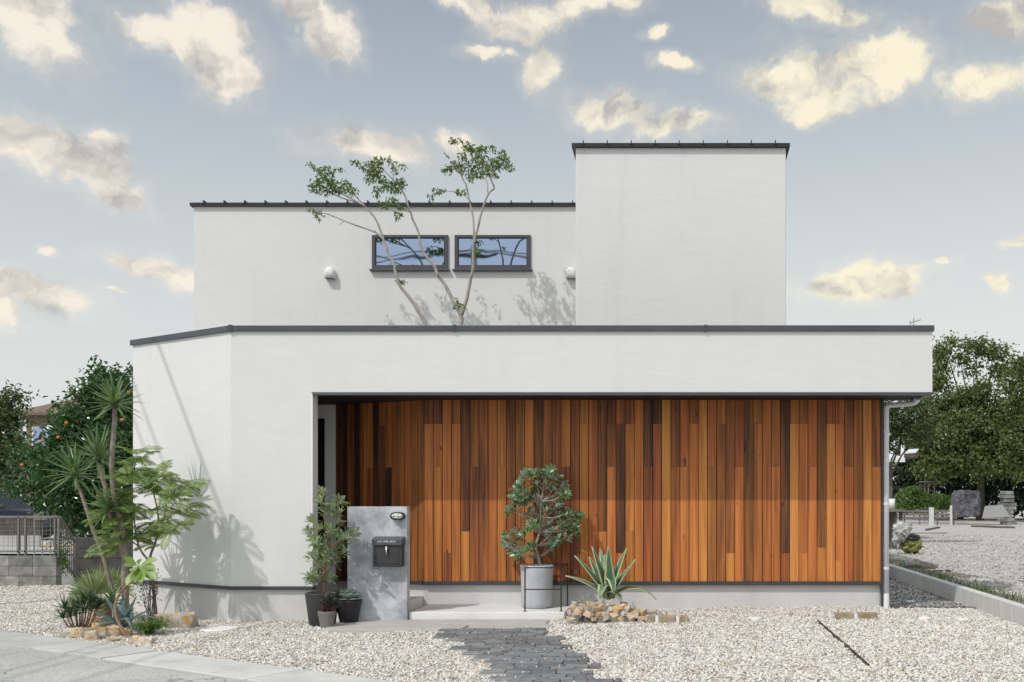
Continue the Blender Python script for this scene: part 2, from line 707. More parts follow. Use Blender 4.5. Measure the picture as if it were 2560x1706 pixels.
def cedar_mat(name):
    m, nt, b, _ = new_mat(name)
    k = NT(nt)
    a = k.n('ShaderNodeAttribute', attribute_name='col')
    sp = k.n('ShaderNodeSeparateColor')
    nt.links.new(a.outputs['Color'], sp.inputs[0])
    tone, r1, r2 = sp.outputs[0], sp.outputs[1], sp.outputs[2]
    pos = k.n('ShaderNodeSeparateXYZ')
    nt.links.new(k.coord(world=True), pos.inputs[0])
    u = k.math('ADD', pos.outputs[0], k.math('MULTIPLY', pos.outputs[1], 0.35))

    def vec(su, sz):
        c = k.n('ShaderNodeCombineXYZ')
        nt.links.new(k.math('MULTIPLY_ADD', r1, 37.0, k.math('MULTIPLY', u, su)), c.inputs[0])
        nt.links.new(k.math('MULTIPLY_ADD', r2, 53.0, k.math('MULTIPLY', pos.outputs[2], sz)), c.inputs[1])
        nt.links.new(k.math('MULTIPLY', r1, 91.0), c.inputs[2])
        return c.outputs[0]
    broad = k.noise(1.0, 3, 0.5, vec(13, 0.55), 0.7)
    streak = k.noise(1.0, 5, 0.62, vec(75, 0.9), 0.4)
    fine = k.noise(1.0, 4, 0.7, vec(260, 6.0))
    knot = k.noise(1.0, 2, 0.5, vec(16, 5.0))
    t = k.math('MULTIPLY_ADD', k.math('SUBTRACT', broad, 0.5), 0.8, tone)
    t = k.math('MULTIPLY_ADD', k.math('SUBTRACT', streak, 0.5), 0.72, t)
    t = k.math('MULTIPLY_ADD', k.math('SUBTRACT', fine, 0.5), 0.28, t)
    t = k.math('MULTIPLY_ADD', k.rng(knot, 0.70, 0.80), -0.40, t, clamp=True)
    c = k.ramp(t, [(0.0, (0.036, 0.016, 0.010)), (0.18, (0.105, 0.040, 0.018)), (0.36, (0.25, 0.080, 0.024)),
                   (0.56, (0.45, 0.145, 0.037)), (0.76, (0.60, 0.220, 0.056)), (1.0, (0.68, 0.31, 0.095))])
    hsv = k.n('ShaderNodeHueSaturation')
    nt.links.new(k.math('MULTIPLY_ADD', r2, 0.016, 0.494), hsv.inputs['Hue'])
    nt.links.new(c, hsv.inputs['Color'])
    nt.links.new(hsv.outputs[0], b.inputs['Base Color'])
    nt.links.new(k.math('MULTIPLY_ADD', streak, 0.25, 0.42), b.inputs['Roughness'])
    b.inputs['Specular IOR Level'].default_value = 0.35
    nt.links.new(k.bump(k.math('ADD', streak, fine), 0.25, 0.004), b.inputs['Normal'])
    return m


M = {}
M['stucco'] = stucco('white_stucco', (0.685, 0.69, 0.682))
M['stucco_grey'] = stucco('grey_stucco', (0.72, 0.73, 0.74))
M['found'] = concrete('foundation_concrete', (0.55, 0.55, 0.545), (0.65, 0.65, 0.64), 1.6, 0.3, 0.25, (0.36, 0.35, 0.33))
M['porch'] = concrete('porch_concrete', (0.68, 0.68, 0.67), (0.77, 0.77, 0.76), 2.2, 0.3, 0.2, (0.45, 0.44, 0.42))
M['slab'] = concrete('slab_concrete', (0.40, 0.39, 0.37), (0.50, 0.49, 0.47), 2.5, 0.3, 0.35, (0.30, 0.29, 0.27))
def per_piece(mat, lo, hi):
    """each separate piece of the mesh takes its own overall tone"""
    nt = mat.node_tree
    k = NT(nt)
    b = [n for n in nt.nodes if n.type == 'BSDF_PRINCIPLED'][0]
    src = b.inputs['Base Color'].links[0].from_socket
    r = k.n('ShaderNodeNewGeometry').outputs['Random Per Island']
    nt.links.new(k.mix(1.0, src, k.math('MULTIPLY_ADD', r, hi - lo, lo), 'MULTIPLY'), b.inputs['Base Color'])
    return mat


M['pave'] = per_piece(concrete('gutter_concrete', (0.44, 0.44, 0.425), (0.55, 0.55, 0.53), 1.8, 0.25, 0.55, (0.27, 0.27, 0.255)), 0.82, 1.12)
def road_mat():
    m, nt, b, _ = new_mat('road_surface')
    k = NT(nt)
    co = k.coord(world=True)
    big = k.noise(0.7, 6, 0.65, co, 0.3)
    c = k.mix(k.rng(big, 0.3, 0.7), (0.34, 0.342, 0.335), (0.46, 0.46, 0.445))
    v = k.n('ShaderNodeTexVoronoi')
    v.inputs['Scale'].default_value = 95.0
    nt.links.new(co, v.inputs['Vector'])
    sp = k.n('ShaderNodeSeparateColor')
    nt.links.new(v.outputs['Color'], sp.inputs[0])
    c = k.mix(1.0, c, k.math('MULTIPLY_ADD', sp.outputs[0], 0.55, 0.72), 'MULTIPLY')
    cr = k.n('ShaderNodeTexVoronoi', feature='DISTANCE_TO_EDGE')
    cr.inputs['Scale'].default_value = 0.55
    wob = k.n('ShaderNodeVectorMath', operation='ADD')
    nz = k.n('ShaderNodeTexNoise')
    nz.inputs['Scale'].default_value = 2.5
    nt.links.new(co, nz.inputs['Vector'])
    nt.links.new(co, wob.inputs[0])
    nt.links.new(nz.outputs['Color'], wob.inputs[1])
    nt.links.new(wob.outputs[0], cr.inputs['Vector'])
    c = k.mix(k.rng(cr.outputs['Distance'], 0.012, 0.003, 0.0, 0.55), c, (0.10, 0.10, 0.095))
    st = k.noise(2.2, 6, 0.7, co)
    c = k.mix(k.rng(st, 0.58, 0.75, 0, .45), c, (0.20, 0.20, 0.19))
    nt.links.new(c, b.inputs['Base Color'])
    b.inputs['Roughness'].default_value = 0.9
    nt.links.new(k.bump(v.outputs['Distance'], 0.5, 0.006), b.inputs['Normal'])
    return m


M['road'] = road_mat()
M['block'] = concrete('kerb_concrete', (0.52, 0.52, 0.51), (0.62, 0.62, 0.61), 3.0, 0.3, 0.15, (0.4, 0.4, 0.39))
M['mono'] = concrete('blue_grey_render', (0.25, 0.262, 0.30), (0.64, 0.65, 0.685), 2.6, 0.2, 0.5, (0.19, 0.20, 0.235), 0.004, 0.6)
M['oldblock'] = per_piece(concrete('old_block', (0.16, 0.16, 0.15), (0.40, 0.40, 0.375), 3.5, 0.2, 0.6, (0.06, 0.06, 0.05), 0.01), 0.6, 1.15)
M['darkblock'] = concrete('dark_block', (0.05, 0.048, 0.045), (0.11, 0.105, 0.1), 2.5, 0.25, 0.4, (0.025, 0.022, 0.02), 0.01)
M['metal'] = plain('dark_metal', (0.045, 0.05, 0.06), 0.42, 0.0, 0.25, 2.5)
M['coping'] = plain('coping_metal', (0.072, 0.078, 0.09), 0.40, 0.25, 0.35, 1.7)
M['frame'] = plain('window_frame', (0.055, 0.06, 0.068), 0.45, 0.0, 0.1)
M['black'] = plain('black_metal', (0.014, 0.014, 0.015), 0.45, 0.0, 0.2)
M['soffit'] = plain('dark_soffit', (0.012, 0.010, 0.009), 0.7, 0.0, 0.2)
M['doordark'] = plain('door_black', (0.006, 0.006, 0.006), 0.5, 0.0, 0.2)
M['roof'] = plain('roof_metal', (0.022, 0.023, 0.026), 0.45, 0.3, 0.3, 4)
M['white'] = plain('white_plastic', (0.80, 0.80, 0.80), 0.4, 0.0, 0.05)
M['pipe'] = plain('pipe_plastic', (0.70, 0.71, 0.75), 0.42, 0.0, 0.06)
M['backing'] = plain('dark_backing', (0.01, 0.007, 0.005), 0.9)
M['cedar'] = cedar_mat('cedar_boards')
M['stones'] = attr_mat('gravel_stones')
M['rock'] = rock_mat('broken_rock')
M['bed'] = concrete('gravel_bed', (0.46, 0.43, 0.38), (0.58, 0.55, 0.49), 30, 0.2, 0.3, (0.2, 0.17, 0.13), 0.02)
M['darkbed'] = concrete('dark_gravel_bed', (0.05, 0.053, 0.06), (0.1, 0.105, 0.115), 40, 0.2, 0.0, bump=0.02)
M['soil'] = concrete('soil', (0.13, 0.115, 0.095), (0.24, 0.22, 0.19), 3.0, 0.3, 0.3, (0.08, 0.07, 0.055), 0.02)
M['lot'] = concrete('lot_gravel', (0.36, 0.35, 0.33), (0.52, 0.505, 0.485), 7.0, 0.22, 0.35, (0.22, 0.205, 0.185), 0.03)
M['earth'] = concrete('ground_earth', (0.20, 0.195, 0.18), (0.29, 0.285, 0.27), 1.0, 0.3, 0.2, bump=0.02)
M['paver'] = per_piece(concrete('slate_paver', (0.13, 0.135, 0.142), (0.23, 0.237, 0.245), 14.0, 0.25, 0.3, (0.27, 0.265, 0.25), 0.008, 0.65), 0.72, 1.25)
M['potgrey'] = concrete('light_pot', (0.40, 0.41, 0.44), (0.52, 0.53, 0.56), 4.0, 0.3, 0.1, bump=0.002, rough=0.6)
M['potdark'] = concrete('dark_pot', (0.035, 0.036, 0.038), (0.06, 0.061, 0.064), 5.0, 0.3, 0.15, (0.10, 0.10, 0.10), 0.002, 0.55)
M['potblack'] = concrete('black_pot', (0.014, 0.014, 0.015), (0.032, 0.032, 0.033), 6.0, 0.3, 0.25, (0.07, 0.07, 0.07), 0.002, 0.5)
M['potmid'] = concrete('clay_pot', (0.15, 0.145, 0.13), (0.22, 0.215, 0.195), 6.0, 0.3, 0.2, (0.1, 0.1, 0.09), 0.002, 0.75)
M['bark'] = concrete('pale_bark', (0.17, 0.14, 0.11), (0.34, 0.30, 0.25), 14.0, 0.25, 0.3, (0.09, 0.07, 0.05), 0.006)
M['barkgrey'] = concrete('grey_bark', (0.26, 0.235, 0.205), (0.46, 0.43, 0.39), 16.0, 0.25, 0.4, (0.13, 0.11, 0.09), 0.006)
M['barkdark'] = concrete('dark_bark', (0.05, 0.04, 0.032), (0.12, 0.10, 0.08), 9.0, 0.3, 0.2, (0.03, 0.025, 0.02), 0.01)
M['stembrown'] = concrete('brown_stem', (0.18, 0.10, 0.06), (0.34, 0.23, 0.15), 12.0, 0.3, 0.2, (0.1, 0.06, 0.04), 0.003)
M['redstem'] = plain('red_stem', (0.10, 0.022, 0.028), 0.5, 0.0, 0.2, 20)
M['steel'] = plain('galvanised_steel', (0.30, 0.30, 0.28), 0.5, 0.2, 0.2, 8)
M['rail'] = plain('weathered_rail', (0.17, 0.165, 0.15), 0.6, 0.1, 0.35, 8)
M['chrome'] = plain('chrome', (0.62, 0.62, 0.63), 0.25, 0.9, 0.1, 20)
M['timber'] = concrete('weathered_timber', (0.06, 0.05, 0.042), (0.16, 0.14, 0.12), 6.0, 0.25, 0.2, (0.03, 0.025, 0.02), 0.01)
M['leaf_ash'] = leaf_mat('ash_leaves', [(0.09, 0.145, 0.035), (0.14, 0.205, 0.055), (0.20, 0.27, 0.085)], 0.45, 0.45)
M['leaf_citrus'] = leaf_mat('citrus_leaves', [(0.028, 0.085, 0.026), (0.05, 0.125, 0.038), (0.10, 0.19, 0.065)], 0.2, 0.3, spec=0.8)
M['leaf_left'] = leaf_mat('loose_leaves', [(0.03, 0.065, 0.018), (0.06, 0.10, 0.03), (0.13, 0.15, 0.05)], 0.4, 0.2)
M['leaf_oak'] = leaf_mat('oak_leaves', [(0.075, 0.115, 0.038), (0.14, 0.18, 0.062), (0.24, 0.265, 0.11)], 0.36, 0.4)
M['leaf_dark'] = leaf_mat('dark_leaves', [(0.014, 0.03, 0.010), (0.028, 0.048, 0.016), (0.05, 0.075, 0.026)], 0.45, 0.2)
M['leaf_gloss'] = leaf_mat('glossy_leaves', [(0.03, 0.06, 0.018), (0.06, 0.10, 0.03), (0.13, 0.17, 0.06)], 0.22, 0.25)
M['leaf_hedge'] = leaf_mat('hedge_leaves', [(0.05, 0.10, 0.02), (0.09, 0.16, 0.03), (0.14, 0.22, 0.05)], 0.5, 0.3)
M['leaf_banksia'] = leaf_mat('banksia_leaves', [(0.06, 0.14, 0.055), (0.11, 0.21, 0.08), (0.21, 0.31, 0.12)], 0.32, 0.25, (0.46, 0.50, 0.38), ((0.58, 0.61, 0.42), 0.36))
M['leaf_banksia2'] = leaf_mat('banksia_round_leaves', [(0.02, 0.085, 0.022), (0.045, 0.15, 0.04), (0.12, 0.24, 0.065)], 0.28, 0.1, (0.62, 0.66, 0.56), ((0.74, 0.77, 0.65), 0.41))
M['leaf_yucca'] = leaf_mat('yucca_leaves', [(0.08, 0.15, 0.065), (0.12, 0.21, 0.09), (0.20, 0.30, 0.15)], 0.32, 0.25, None, ((0.34, 0.40, 0.22), 0.40))
M['leaf_feather'] = leaf_mat('feathery_leaves', [(0.15, 0.22, 0.06), (0.22, 0.30, 0.09), (0.31, 0.40, 0.15)], 0.5, 0.45)
M['leaf_plumeria'] = leaf_mat('plumeria_leaves', [(0.15, 0.25, 0.05), (0.21, 0.32, 0.07), (0.29, 0.39, 0.12)], 0.4, 0.3)
M['leaf_palm'] = leaf_mat('palm_leaves', [(0.14, 0.19, 0.075), (0.23, 0.28, 0.13), (0.36, 0.40, 0.22)], 0.4, 0.2)
M['leaf_aloe'] = leaf_mat('aloe_leaves', [(0.03, 0.07, 0.03), (0.05, 0.10, 0.042), (0.085, 0.14, 0.06)], 0.4, 0.05)
M['leaf_blue'] = leaf_mat('blue_agave_leaves', [(0.07, 0.12, 0.115), (0.10, 0.16, 0.155), (0.15, 0.21, 0.195)], 0.5, 0.05)
M['leaf_agave'] = leaf_mat('variegated_agave_leaves', [(0.07, 0.16, 0.08), (0.11, 0.22, 0.12), (0.16, 0.27, 0.16)], 0.45, 0.05, None, ((0.50, 0.53, 0.32), 0.30))
M['leaf_rosette'] = leaf_mat('rosette_leaves', [(0.13, 0.22, 0.17), (0.19, 0.28, 0.22), (0.26, 0.34, 0.28)], 0.5, 0.05, None, ((0.40, 0.44, 0.38), 0.44))
M['leaf_fern'] = leaf_mat('fern_needles', [(0.07, 0.15, 0.025), (0.11, 0.21, 0.04), (0.17, 0.28, 0.065)], 0.5, 0.3)
M['leaf_small'] = leaf_mat('small_grey_leaves', [(0.05, 0.06, 0.04), (0.08, 0.09, 0.06), (0.12, 0.13, 0.10)], 0.5, 0.2)
M['leaf_dusk'] = leaf_mat('dusky_leaves', [(0.03, 0.04, 0.035), (0.055, 0.07, 0.06), (0.10, 0.11, 0.10)], 0.5, 0.1)
M['grass'] = leaf_mat('weed_grass', [(0.05, 0.10, 0.02), (0.09, 0.15, 0.035), (0.17, 0.20, 0.07)], 0.5, 0.3)
M['orange'] = plain('orange_fruit', (0.55, 0.17, 0.02), 0.45, 0.0, 0.2, 20)


def glass_mat():
    m, nt, b, _ = new_mat('coated_glass')
    k = NT(nt)
    f = k.noise(0.9, 2, 0.5, k.coord(world=True))
    b.inputs['Base Color'].default_value = (0.31, 0.385, 0.53, 1)
    b.inputs['Metallic'].default_value = 1.0
    b.inputs['Roughness'].default_value = 0.02
    nt.links.new(k.bump(f, 0.15, 0.02), b.inputs['Normal'])
    return m


M['glass'] = glass_mat()


# ------------------------------------------------------------------ ground
def g_h(x):
    t = np.clip((np.asarray(x, dtype=float) + 3.5) / 5.0, 0, 1)
    return 0.075 * t * t * (3 - 2 * t)


def sheet(name, poly, z, mat):
    me = bpy.data.meshes.new(name)
    me.from_pydata([(x, y, z) for x, y in poly], [], [tuple(range(len(poly)))])
    me.materials.append(mat)
    o = bpy.data.objects.new(name, me)
    link(o)
    o['kind'] = 'structure'
    return o


sheet('ground', [(-400, -300), (400, -300), (400, 600), (-400, 600)], -0.10, M['earth'])
NRM = np.array([0.5115, 0.8593])       # across the street edge, towards the house
TAN = np.array([0.8593, -0.5115])      # along the street edge, towards the camera


def along(t, n):
    q = TAN * t + NRM * n
    return (float(q[0]), float(q[1]))


sheet('road', [along(-60, -25), along(40, -25), along(40, -5.03), along(-60, -5.03)], 0.0, M['road'])

# gravel bed: sheet that rises gently to the right
xs = np.linspace(-13, 3.66, 60)
ys = np.linspace(-6.5, 5.2, 50)
V, F = [], []
for j, y in enumerate(ys):
    for i, x in enumerate(xs):
        V.append((x, y, float(g_h(x)) - 0.014 if (x * NRM[0] + y * NRM[1]) > -4.6 else -0.06))
for j in range(len(ys) - 1):
    for i in range(len(xs) - 1):
        a = j * len(xs) + i
        F.append((a, a + 1, a + 1 + len(xs), a + len(xs)))
o = big_mesh('gravel_bed', M['bed'], np.array(V), np.array(F))
o['kind'] = 'structure'

# concrete gutter slabs along the street
gs = MB()
tt = -16.0
seq = [2.0, 2.0, 2.0, 0.6, 2.0, 0.62, 0.6, 2.0, 0.6, 0.6, 2.0, 2.0, 2.0]
for L_ in seq:
    a, b = tt + 0.007, tt + L_ - 0.007
    low = L_ < 1
    z1 = 0.012 + (0.006 if low else 0.0)
    gs.prism([along(a, -5.0), along(b, -5.0), along(b, -4.47), along(a, -4.47)], -0.08, z1)
    tt += L_
o = gs.build('pavement', M['pave'], bevel=0.006)
o['kind'] = 'structure'
lip = MB()
lip.prism([along(-16, -5.028), along(12, -5.028), along(12, -5.004), along(-16, -5.004)], -0.08, 0.006)
o = lip.build('gutter_joint', M['slab'])
o['kind'] = 'structure'

# slabs in front of the porch
fs_ = MB()
fs_.box(-3.86, -2.72, -0.485, -0.07, -0.05, 0.030)
fs_.box(-2.714, -1.50, -0.485, -0.075, -0.05, 0.034)
fs_.box(-3.86, -2.36, -0.93, -0.495, -0.05, 0.024)
fs_.box(-2.30, -1.42, -0.93, -0.495, -0.05, 0.036)
o = fs_.build('path_slab', M['slab'], bevel=0.006)
o['kind'] = 'structure'

# slate brick path: rows of pavers with a ragged edge
pv = MB()
rows = []
yy = -0.955
r_i = 0
rg = random.Random(5)
while yy > -5.2:
    f = (-0.955 - yy)
    xl = -2.60 + f * 0.43 + rg.uniform(-0.15, 0.15)
    xr = -1.47 + f * 0.30 + rg.uniform(-0.13, 0.11)
    off = (r_i * 0.087) % 0.203
    x = xl + (-off)
    x0 = None
    xx = xl
    while xx < xr - 0.05:
        w = 0.2
        e = min(xx + w, xr)
        zt = float(g_h(xx)) + 0.030 + rg.uniform(-0.007, 0.007)
        pv.box(xx + 0.005, e - 0.005, yy - 0.105 + rg.uniform(0, .006), yy - rg.uniform(0, .006), zt - 0.07, zt)
        if x0 is None:
            x0 = xx
        xx += w
    rows.append((yy - 0.111, yy, x0, min(xx, xr)))
    yy -= 0.112
    r_i += 1
o = pv.build('path', M['paver'], bevel=0.007)
o['kind'] = 'structure'
bd = MB()
for (y0, y1, x0, x1) in rows:
    zb0 = float(g_h(x0)) + 0.017
    bd.box(x0 + .004, x1 - .006, y0 - .001, y1 - .002, zb0 - .06, zb0 + rg.uniform(0, .003))
o = bd.build('path_bedding', M['slab'])
o['kind'] = 'structure'


def stone_cloud(name, pts, size, pal, wts, rng, flat=0.6, mat='stones'):
    n = len(pts)
    s = size * rng.uniform(0.55, 1.35, n)
    u = np.array([[1, 0, 0], [-1, 0, 0], [0, 1, 0], [0, -1, 0], [0, 0, 1], [0, 0, -1],
                  [.62, .62, .45], [-.62, -.62, .45]], dtype=float)
    fc = np.array([[0, 6, 4], [6, 2, 4], [2, 1, 4], [1, 7, 4], [7, 3, 4], [3, 0, 4], [0, 2, 6], [1, 3, 7],
                   [2, 0, 5], [1, 2, 5], [3, 1, 5], [0, 3, 5]])
    k = len(u)
    Vv = np.broadcast_to(u, (n, k, 3)).copy()
    Vv *= rng.uniform(0.65, 1.25, (n, k, 1))
    Vv[:, :, 0] *= rng.uniform(0.7, 1.5, (n, 1))
    Vv[:, :, 2] *= flat
    # random rotation
    q = unit(rng.normal(size=(n, 4)))
    q[:, 1:3] *= 0.45
    q = unit(q)
    w_, x_, y_, z_ = q.T
    Rm = np.stack([1 - 2 * (y_**2 + z_**2), 2 * (x_*y_ - z_*w_), 2 * (x_*z_ + y_*w_),
                   2 * (x_*y_ + z_*w_), 1 - 2 * (x_**2 + z_**2), 2 * (y_*z_ - x_*w_),
                   2 * (x_*z_ - y_*w_), 2 * (y_*z_ + x_*w_), 1 - 2 * (x_**2 + y_**2)], 1).reshape(n, 3, 3)
    Vv = np.einsum('nij,nkj->nki', Rm, Vv) * (s * 0.5)[:, None, None] + pts[:, None, :]
    Ff = (fc[None] + (np.arange(n) * k)[:, None, None]).reshape(-1, 3)
    pal = np.array(pal)
    ci = rng.choice(len(pal), n, p=np.array(wts) / sum(wts))
    c = pal[ci] * rng.uniform(0.88, 1.1, (n, 1))
    cols = np.repeat(c, k, axis=0)
    o = big_mesh(name, M[mat], Vv.reshape(-1, 3), Ff, cols=np.clip(cols * ((0.93, 0.92, 0.90) if name == 'gravel' else 1.0), 0, 0.86))
    return o


def keep_gravel(x, y):
    k = np.ones(len(x), bool)
    facet = (-5.22 - x) * 0.6151
    k &= ~((x > -6.98) & (x <= -5.22) & (y > facet + 0.015))
    k &= ~((x > -5.22) & (x <= -4.2) & (y > 0.012))
    k &= ~((x > -4.2) & (x <= -3.12) & (y > -0.11))
    k &= ~((x > -3.16) & (x <= -1.32) & (y > -0.075))
    k &= ~((x > -1.34) & (y > 0.83))
    k &= ~((x > 2.52) & (y > 0.70))
    k &= (x * NRM[0] + y * NRM[1]) > -4.455
    k &= ~((x > -3.87) & (x < -1.47) & (y > -0.50) & (y < -0.06))
    k &= ~((x > -3.87) & (x < -1.41) & (y > -0.945) & (y < -0.49))
    for (y0, y1, x0, x1) in rows:
        k &= ~((y > y0) & (y <= y1) & (x > x0 + 0.004) & (x < x1 - 0.004) & (rs.random(len(x)) > 0.003))
    k &= ~((np.abs(x - 1.518) < 0.016) & (y < -0.62) & (y > -3.6))
    k &= ~(((x + 5.05) / 0.18) ** 2 + ((y + 0.68) / 0.18) ** 2 < 1)
    return k


PAL = [(0.78, 0.765, 0.74), (0.72, 0.69, 0.645), (0.66, 0.65, 0.635), (0.60, 0.51, 0.40), (0.49, 0.465, 0.435), (0.52, 0.38, 0.24), (0.31, 0.29, 0.265), (0.80, 0.79, 0.775)]
WT = [30, 22, 14, 8, 8, 1.6, 3, 14]


def scatter(n, x0, x1, y0, y1, rng):
    x = rng.uniform(x0, x1, n)
    y = rng.uniform(y0, y1, n)
    k = keep_gravel(x, y)
    x, y = x[k], y[k]
    bumpy = 0.010 * np.sin(x * 5.1 + 1.7 * np.sin(y * 3.3)) * np.sin(y * 4.7 + x)
    z = g_h(x) + rng.uniform(-0.010, 0.008, len(x)) + bumpy
    for (y0, y1, x0, x1) in rows:
        z[(y > y0) & (y <= y1) & (x > x0 + 0.004) & (x < x1 - 0.004)] += 0.036
    return np.stack([x, y, z], 1)


rs = np.random.default_rng(3)
pts = np.concatenate([scatter(150000, -5.3, 3.62, -4.4, 0.86, rs),
                      scatter(66000, -9.2, -5.2, -3.0, 2.4, rs),
                      scatter(20000, -12.0, -6.9, 1.8, 5.0, rs)])
o = stone_cloud('gravel', pts, 0.0235, PAL, WT, rs)
tag(o, 'cream and tan crushed gravel covering the front yard', 'gravel', kind='stuff')

# the right side: dark gravel strip, kerb, neighbouring lot
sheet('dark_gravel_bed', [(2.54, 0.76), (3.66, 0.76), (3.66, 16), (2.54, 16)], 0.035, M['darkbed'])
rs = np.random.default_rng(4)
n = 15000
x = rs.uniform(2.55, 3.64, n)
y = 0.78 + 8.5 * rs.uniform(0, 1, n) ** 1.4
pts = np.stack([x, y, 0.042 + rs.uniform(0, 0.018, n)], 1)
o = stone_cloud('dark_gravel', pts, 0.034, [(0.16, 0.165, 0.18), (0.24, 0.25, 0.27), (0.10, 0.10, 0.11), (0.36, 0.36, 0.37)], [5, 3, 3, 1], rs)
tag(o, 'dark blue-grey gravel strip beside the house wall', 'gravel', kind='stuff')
b = MB()
b.box(2.60, 3.648, 0.705, 0.745, -0.05, 0.092)
tag(b.build('edging_board', M['timber'], origin=(3.1, 0.72, 0.03), bevel=0.004), 'thin dark edging board between the white gravel and the dark gravel', 'edging')

kb = MB()
y = -4.6
while y < 16:
    kb.box(3.655, 3.775, y + 0.003, y + 0.330, -0.1, 0.268)
    y += 0.333
o = kb.build('kerb', M['block'], bevel=0.006)
o['kind'] = 'structure'

# lot: uneven gravel field right of the kerb
xs = np.concatenate([np.linspace(3.778, 8, 30), np.linspace(8.4, 60, 40)])
ys = np.concatenate([np.linspace(-6, 12, 60), np.linspace(12.6, 90, 50)])
V, F = [], []
rr = np.random.default_rng(8)
for j, y in enumerate(ys):
    for i, x in enumerate(xs):
        h = 0.205 + 0.02 * math.sin(x * 1.3 + y * .7) * math.sin(y * 0.9) + rr.uniform(-.008, .008)
        if i == 0:
            h = 0.20
        V.append((x, y, h))
for j in range(len(ys) - 1):
    for i in range(len(xs) - 1):
        a = j * len(xs) + i
        F.append((a, a + 1, a + 1 + len(xs), a + len(xs)))
o = big_mesh('lot_ground', M['lot'], np.array(V), np.array(F))
o['kind'] = 'structure'
rs = np.random.default_rng(14)
n = 26000
x = 3.82 + 14 * rs.uniform(0, 1, n) ** 1.2
y = -1.5 + 24 * rs.uniform(0, 1, n) ** 1.5
z = 0.208 + 0.02 * np.sin(x * 1.3 + y * .7) * np.sin(y * 0.9) + rs.uniform(-.004, .012, n)
o = stone_cloud('lot_gravel', np.stack([x, y, z], 1), 0.045, [(0.52, 0.51, 0.485), (0.44, 0.42, 0.395), (0.30, 0.285, 0.26), (0.60, 0.585, 0.56)], [5, 4, 2, 3], rs)
tag(o, 'grey loose gravel spread over the empty lot on the right', 'gravel', kind='stuff')
# soil verge along the kerb and its weeds
V, F = [], []
ys = np.linspace(-3, 13, 90)
for j, y in enumerate(ys):
    w = 0.35 + 0.35 * (1 if y > 3 else 0.3) * (0.6 + 0.4 * math.sin(y * 1.9))
    for i in range(6):
        x = 3.776 + w * i / 5 * (1 + (0.5 if y > 4 else 0))
        V.append((x, y, 0.236 - 0.035 * (i / 5) ** 2 + rr.uniform(-.006, .006)))
for j in range(len(ys) - 1):
    for i in range(5):
        a = j * 6 + i
        F.append((a, a + 1, a + 7, a + 6))
o = big_mesh('soil_verge', M['soil'], np.array(V), np.array(F))
o['kind'] = 'structure'
gr = MB()
rg = random.Random(9)
for i in range(900):
    y = rg.choice([rg.uniform(-1.2, 1.5), rg.uniform(0.6, 4.2), rg.uniform(1.8, 7.5)])
    cl = math.sin(y * 6.1) + math.sin(y * 13.7 + 1)
    if cl < -0.2 and rg.random() < 0.85:
        continue
    x = 3.80 + abs(rg.gauss(0, 0.14)) + 0.02
    a = rg.uniform(0, 6.28)
    gr.blade((x, y, 0.215), (math.cos(a) * .6, math.sin(a) * .6, rg.uniform(.5, 1.4)), rg.uniform(0.06, 0.19), 0.011, 3, rg.uniform(0, .5), 'sword', 0.1)
o = gr.build('grass', M['grass'], smooth='leaf')
tag(o, 'weedy green grass tufts growing along the concrete kerb', 'grass', kind='stuff')
b = MB()
b.box(1.510, 1.526, -3.58, -0.64, -0.05, 0.090)
tag(b.build('joint_strip', M['black'], origin=(1.52, -2.1, 0.03)), 'black rubber strip set straight into the white gravel', 'strip')


# ------------------------------------------------------------------ house
house = thing('house', (0, 3, 0), 'white stucco modern house with cedar board wall, flat canopy and square tower', 'house')
ZB = 0.409      # underside of the stucco
ZS = 2.665      # underside of the front band
ZT = 3.40
A_, B_ = Vector((-6.94, 1.058)), Vector((-5.22, 0.0))
fdir = (A_ - B_).normalized()
fnor = Vector((fdir.y, -fdir.x))
if fnor.y > 0:
    fnor = -fnor


def facet_prism(mb, off_out, off_in, z0, z1, e0=0.0, e1=0.0):
    """prism along the angled facade, offsets measured outwards"""
    # corner bisector point at B between the facet and the front plane
    def corner(off):
        # line of facet offset by off (outwards) meets the line y = -off
        p = B_ + fnor * off
        tpar = (-off - p.y) / fdir.y
        return p + fdir * tpar
    b0, b1 = corner(off_out), corner(-off_in)
    a0, a1 = A_ + fnor * off_out + fdir * e0, A_ - fnor * off_in + fdir * e0
    mb.prism([(b0.x, b0.y), (a0.x, a0.y), (a1.x, a1.y), (b1.x, b1.y)], z0, z1)
    return b0, b1


fw = MB()
b0, b1 = facet_prism(fw, 0, 0.14, ZB, ZT)
fw.v = [(x, y, z) for x, y, z in fw.v]
fw.slab_xz([(-5.22, ZB), (-4.284, ZB), (-4.284, ZS), (2.935, ZS), (2.935, ZT), (-5.22, ZT)], 0.0, 0.1405)
fw.box(2.785, 2.933, 0.1405, 0.90, ZS + 0.001, ZT)
fw.box(2.52, 2.785, 0.78, 0.899, ZS + 0.002, ZT - 0.001)
front = fw.build('front_wall', M['stucco'], house)
sw = MB()
sw.box(-6.938, -6.79, 1.14, 9.0, -0.1, 3.39)
sw.box(2.36, 2.522, 0.845, 9.0, -0.1, 3.39)
sw.box(-6.93, 2.5, 8.9, 9.05, -0.1, 3.39)
sw.build('side_wall', M['stucco'], house)
cp = MB()
cp.slab_xz([(-5.235, 3.371), (2.952, 3.371), (2.952, 3.439), (-5.235, 3.439)], -0.032, 0.175)
facet_prism(cp, 0.031, 0.17, 3.3705, 3.4385, e0=0.02)
cp.box(2.76, 2.951, 0.175, 0.93, 3.3712, 3.4388)
coping = cp.build('coping', M['coping'], house, bevel=0.004)
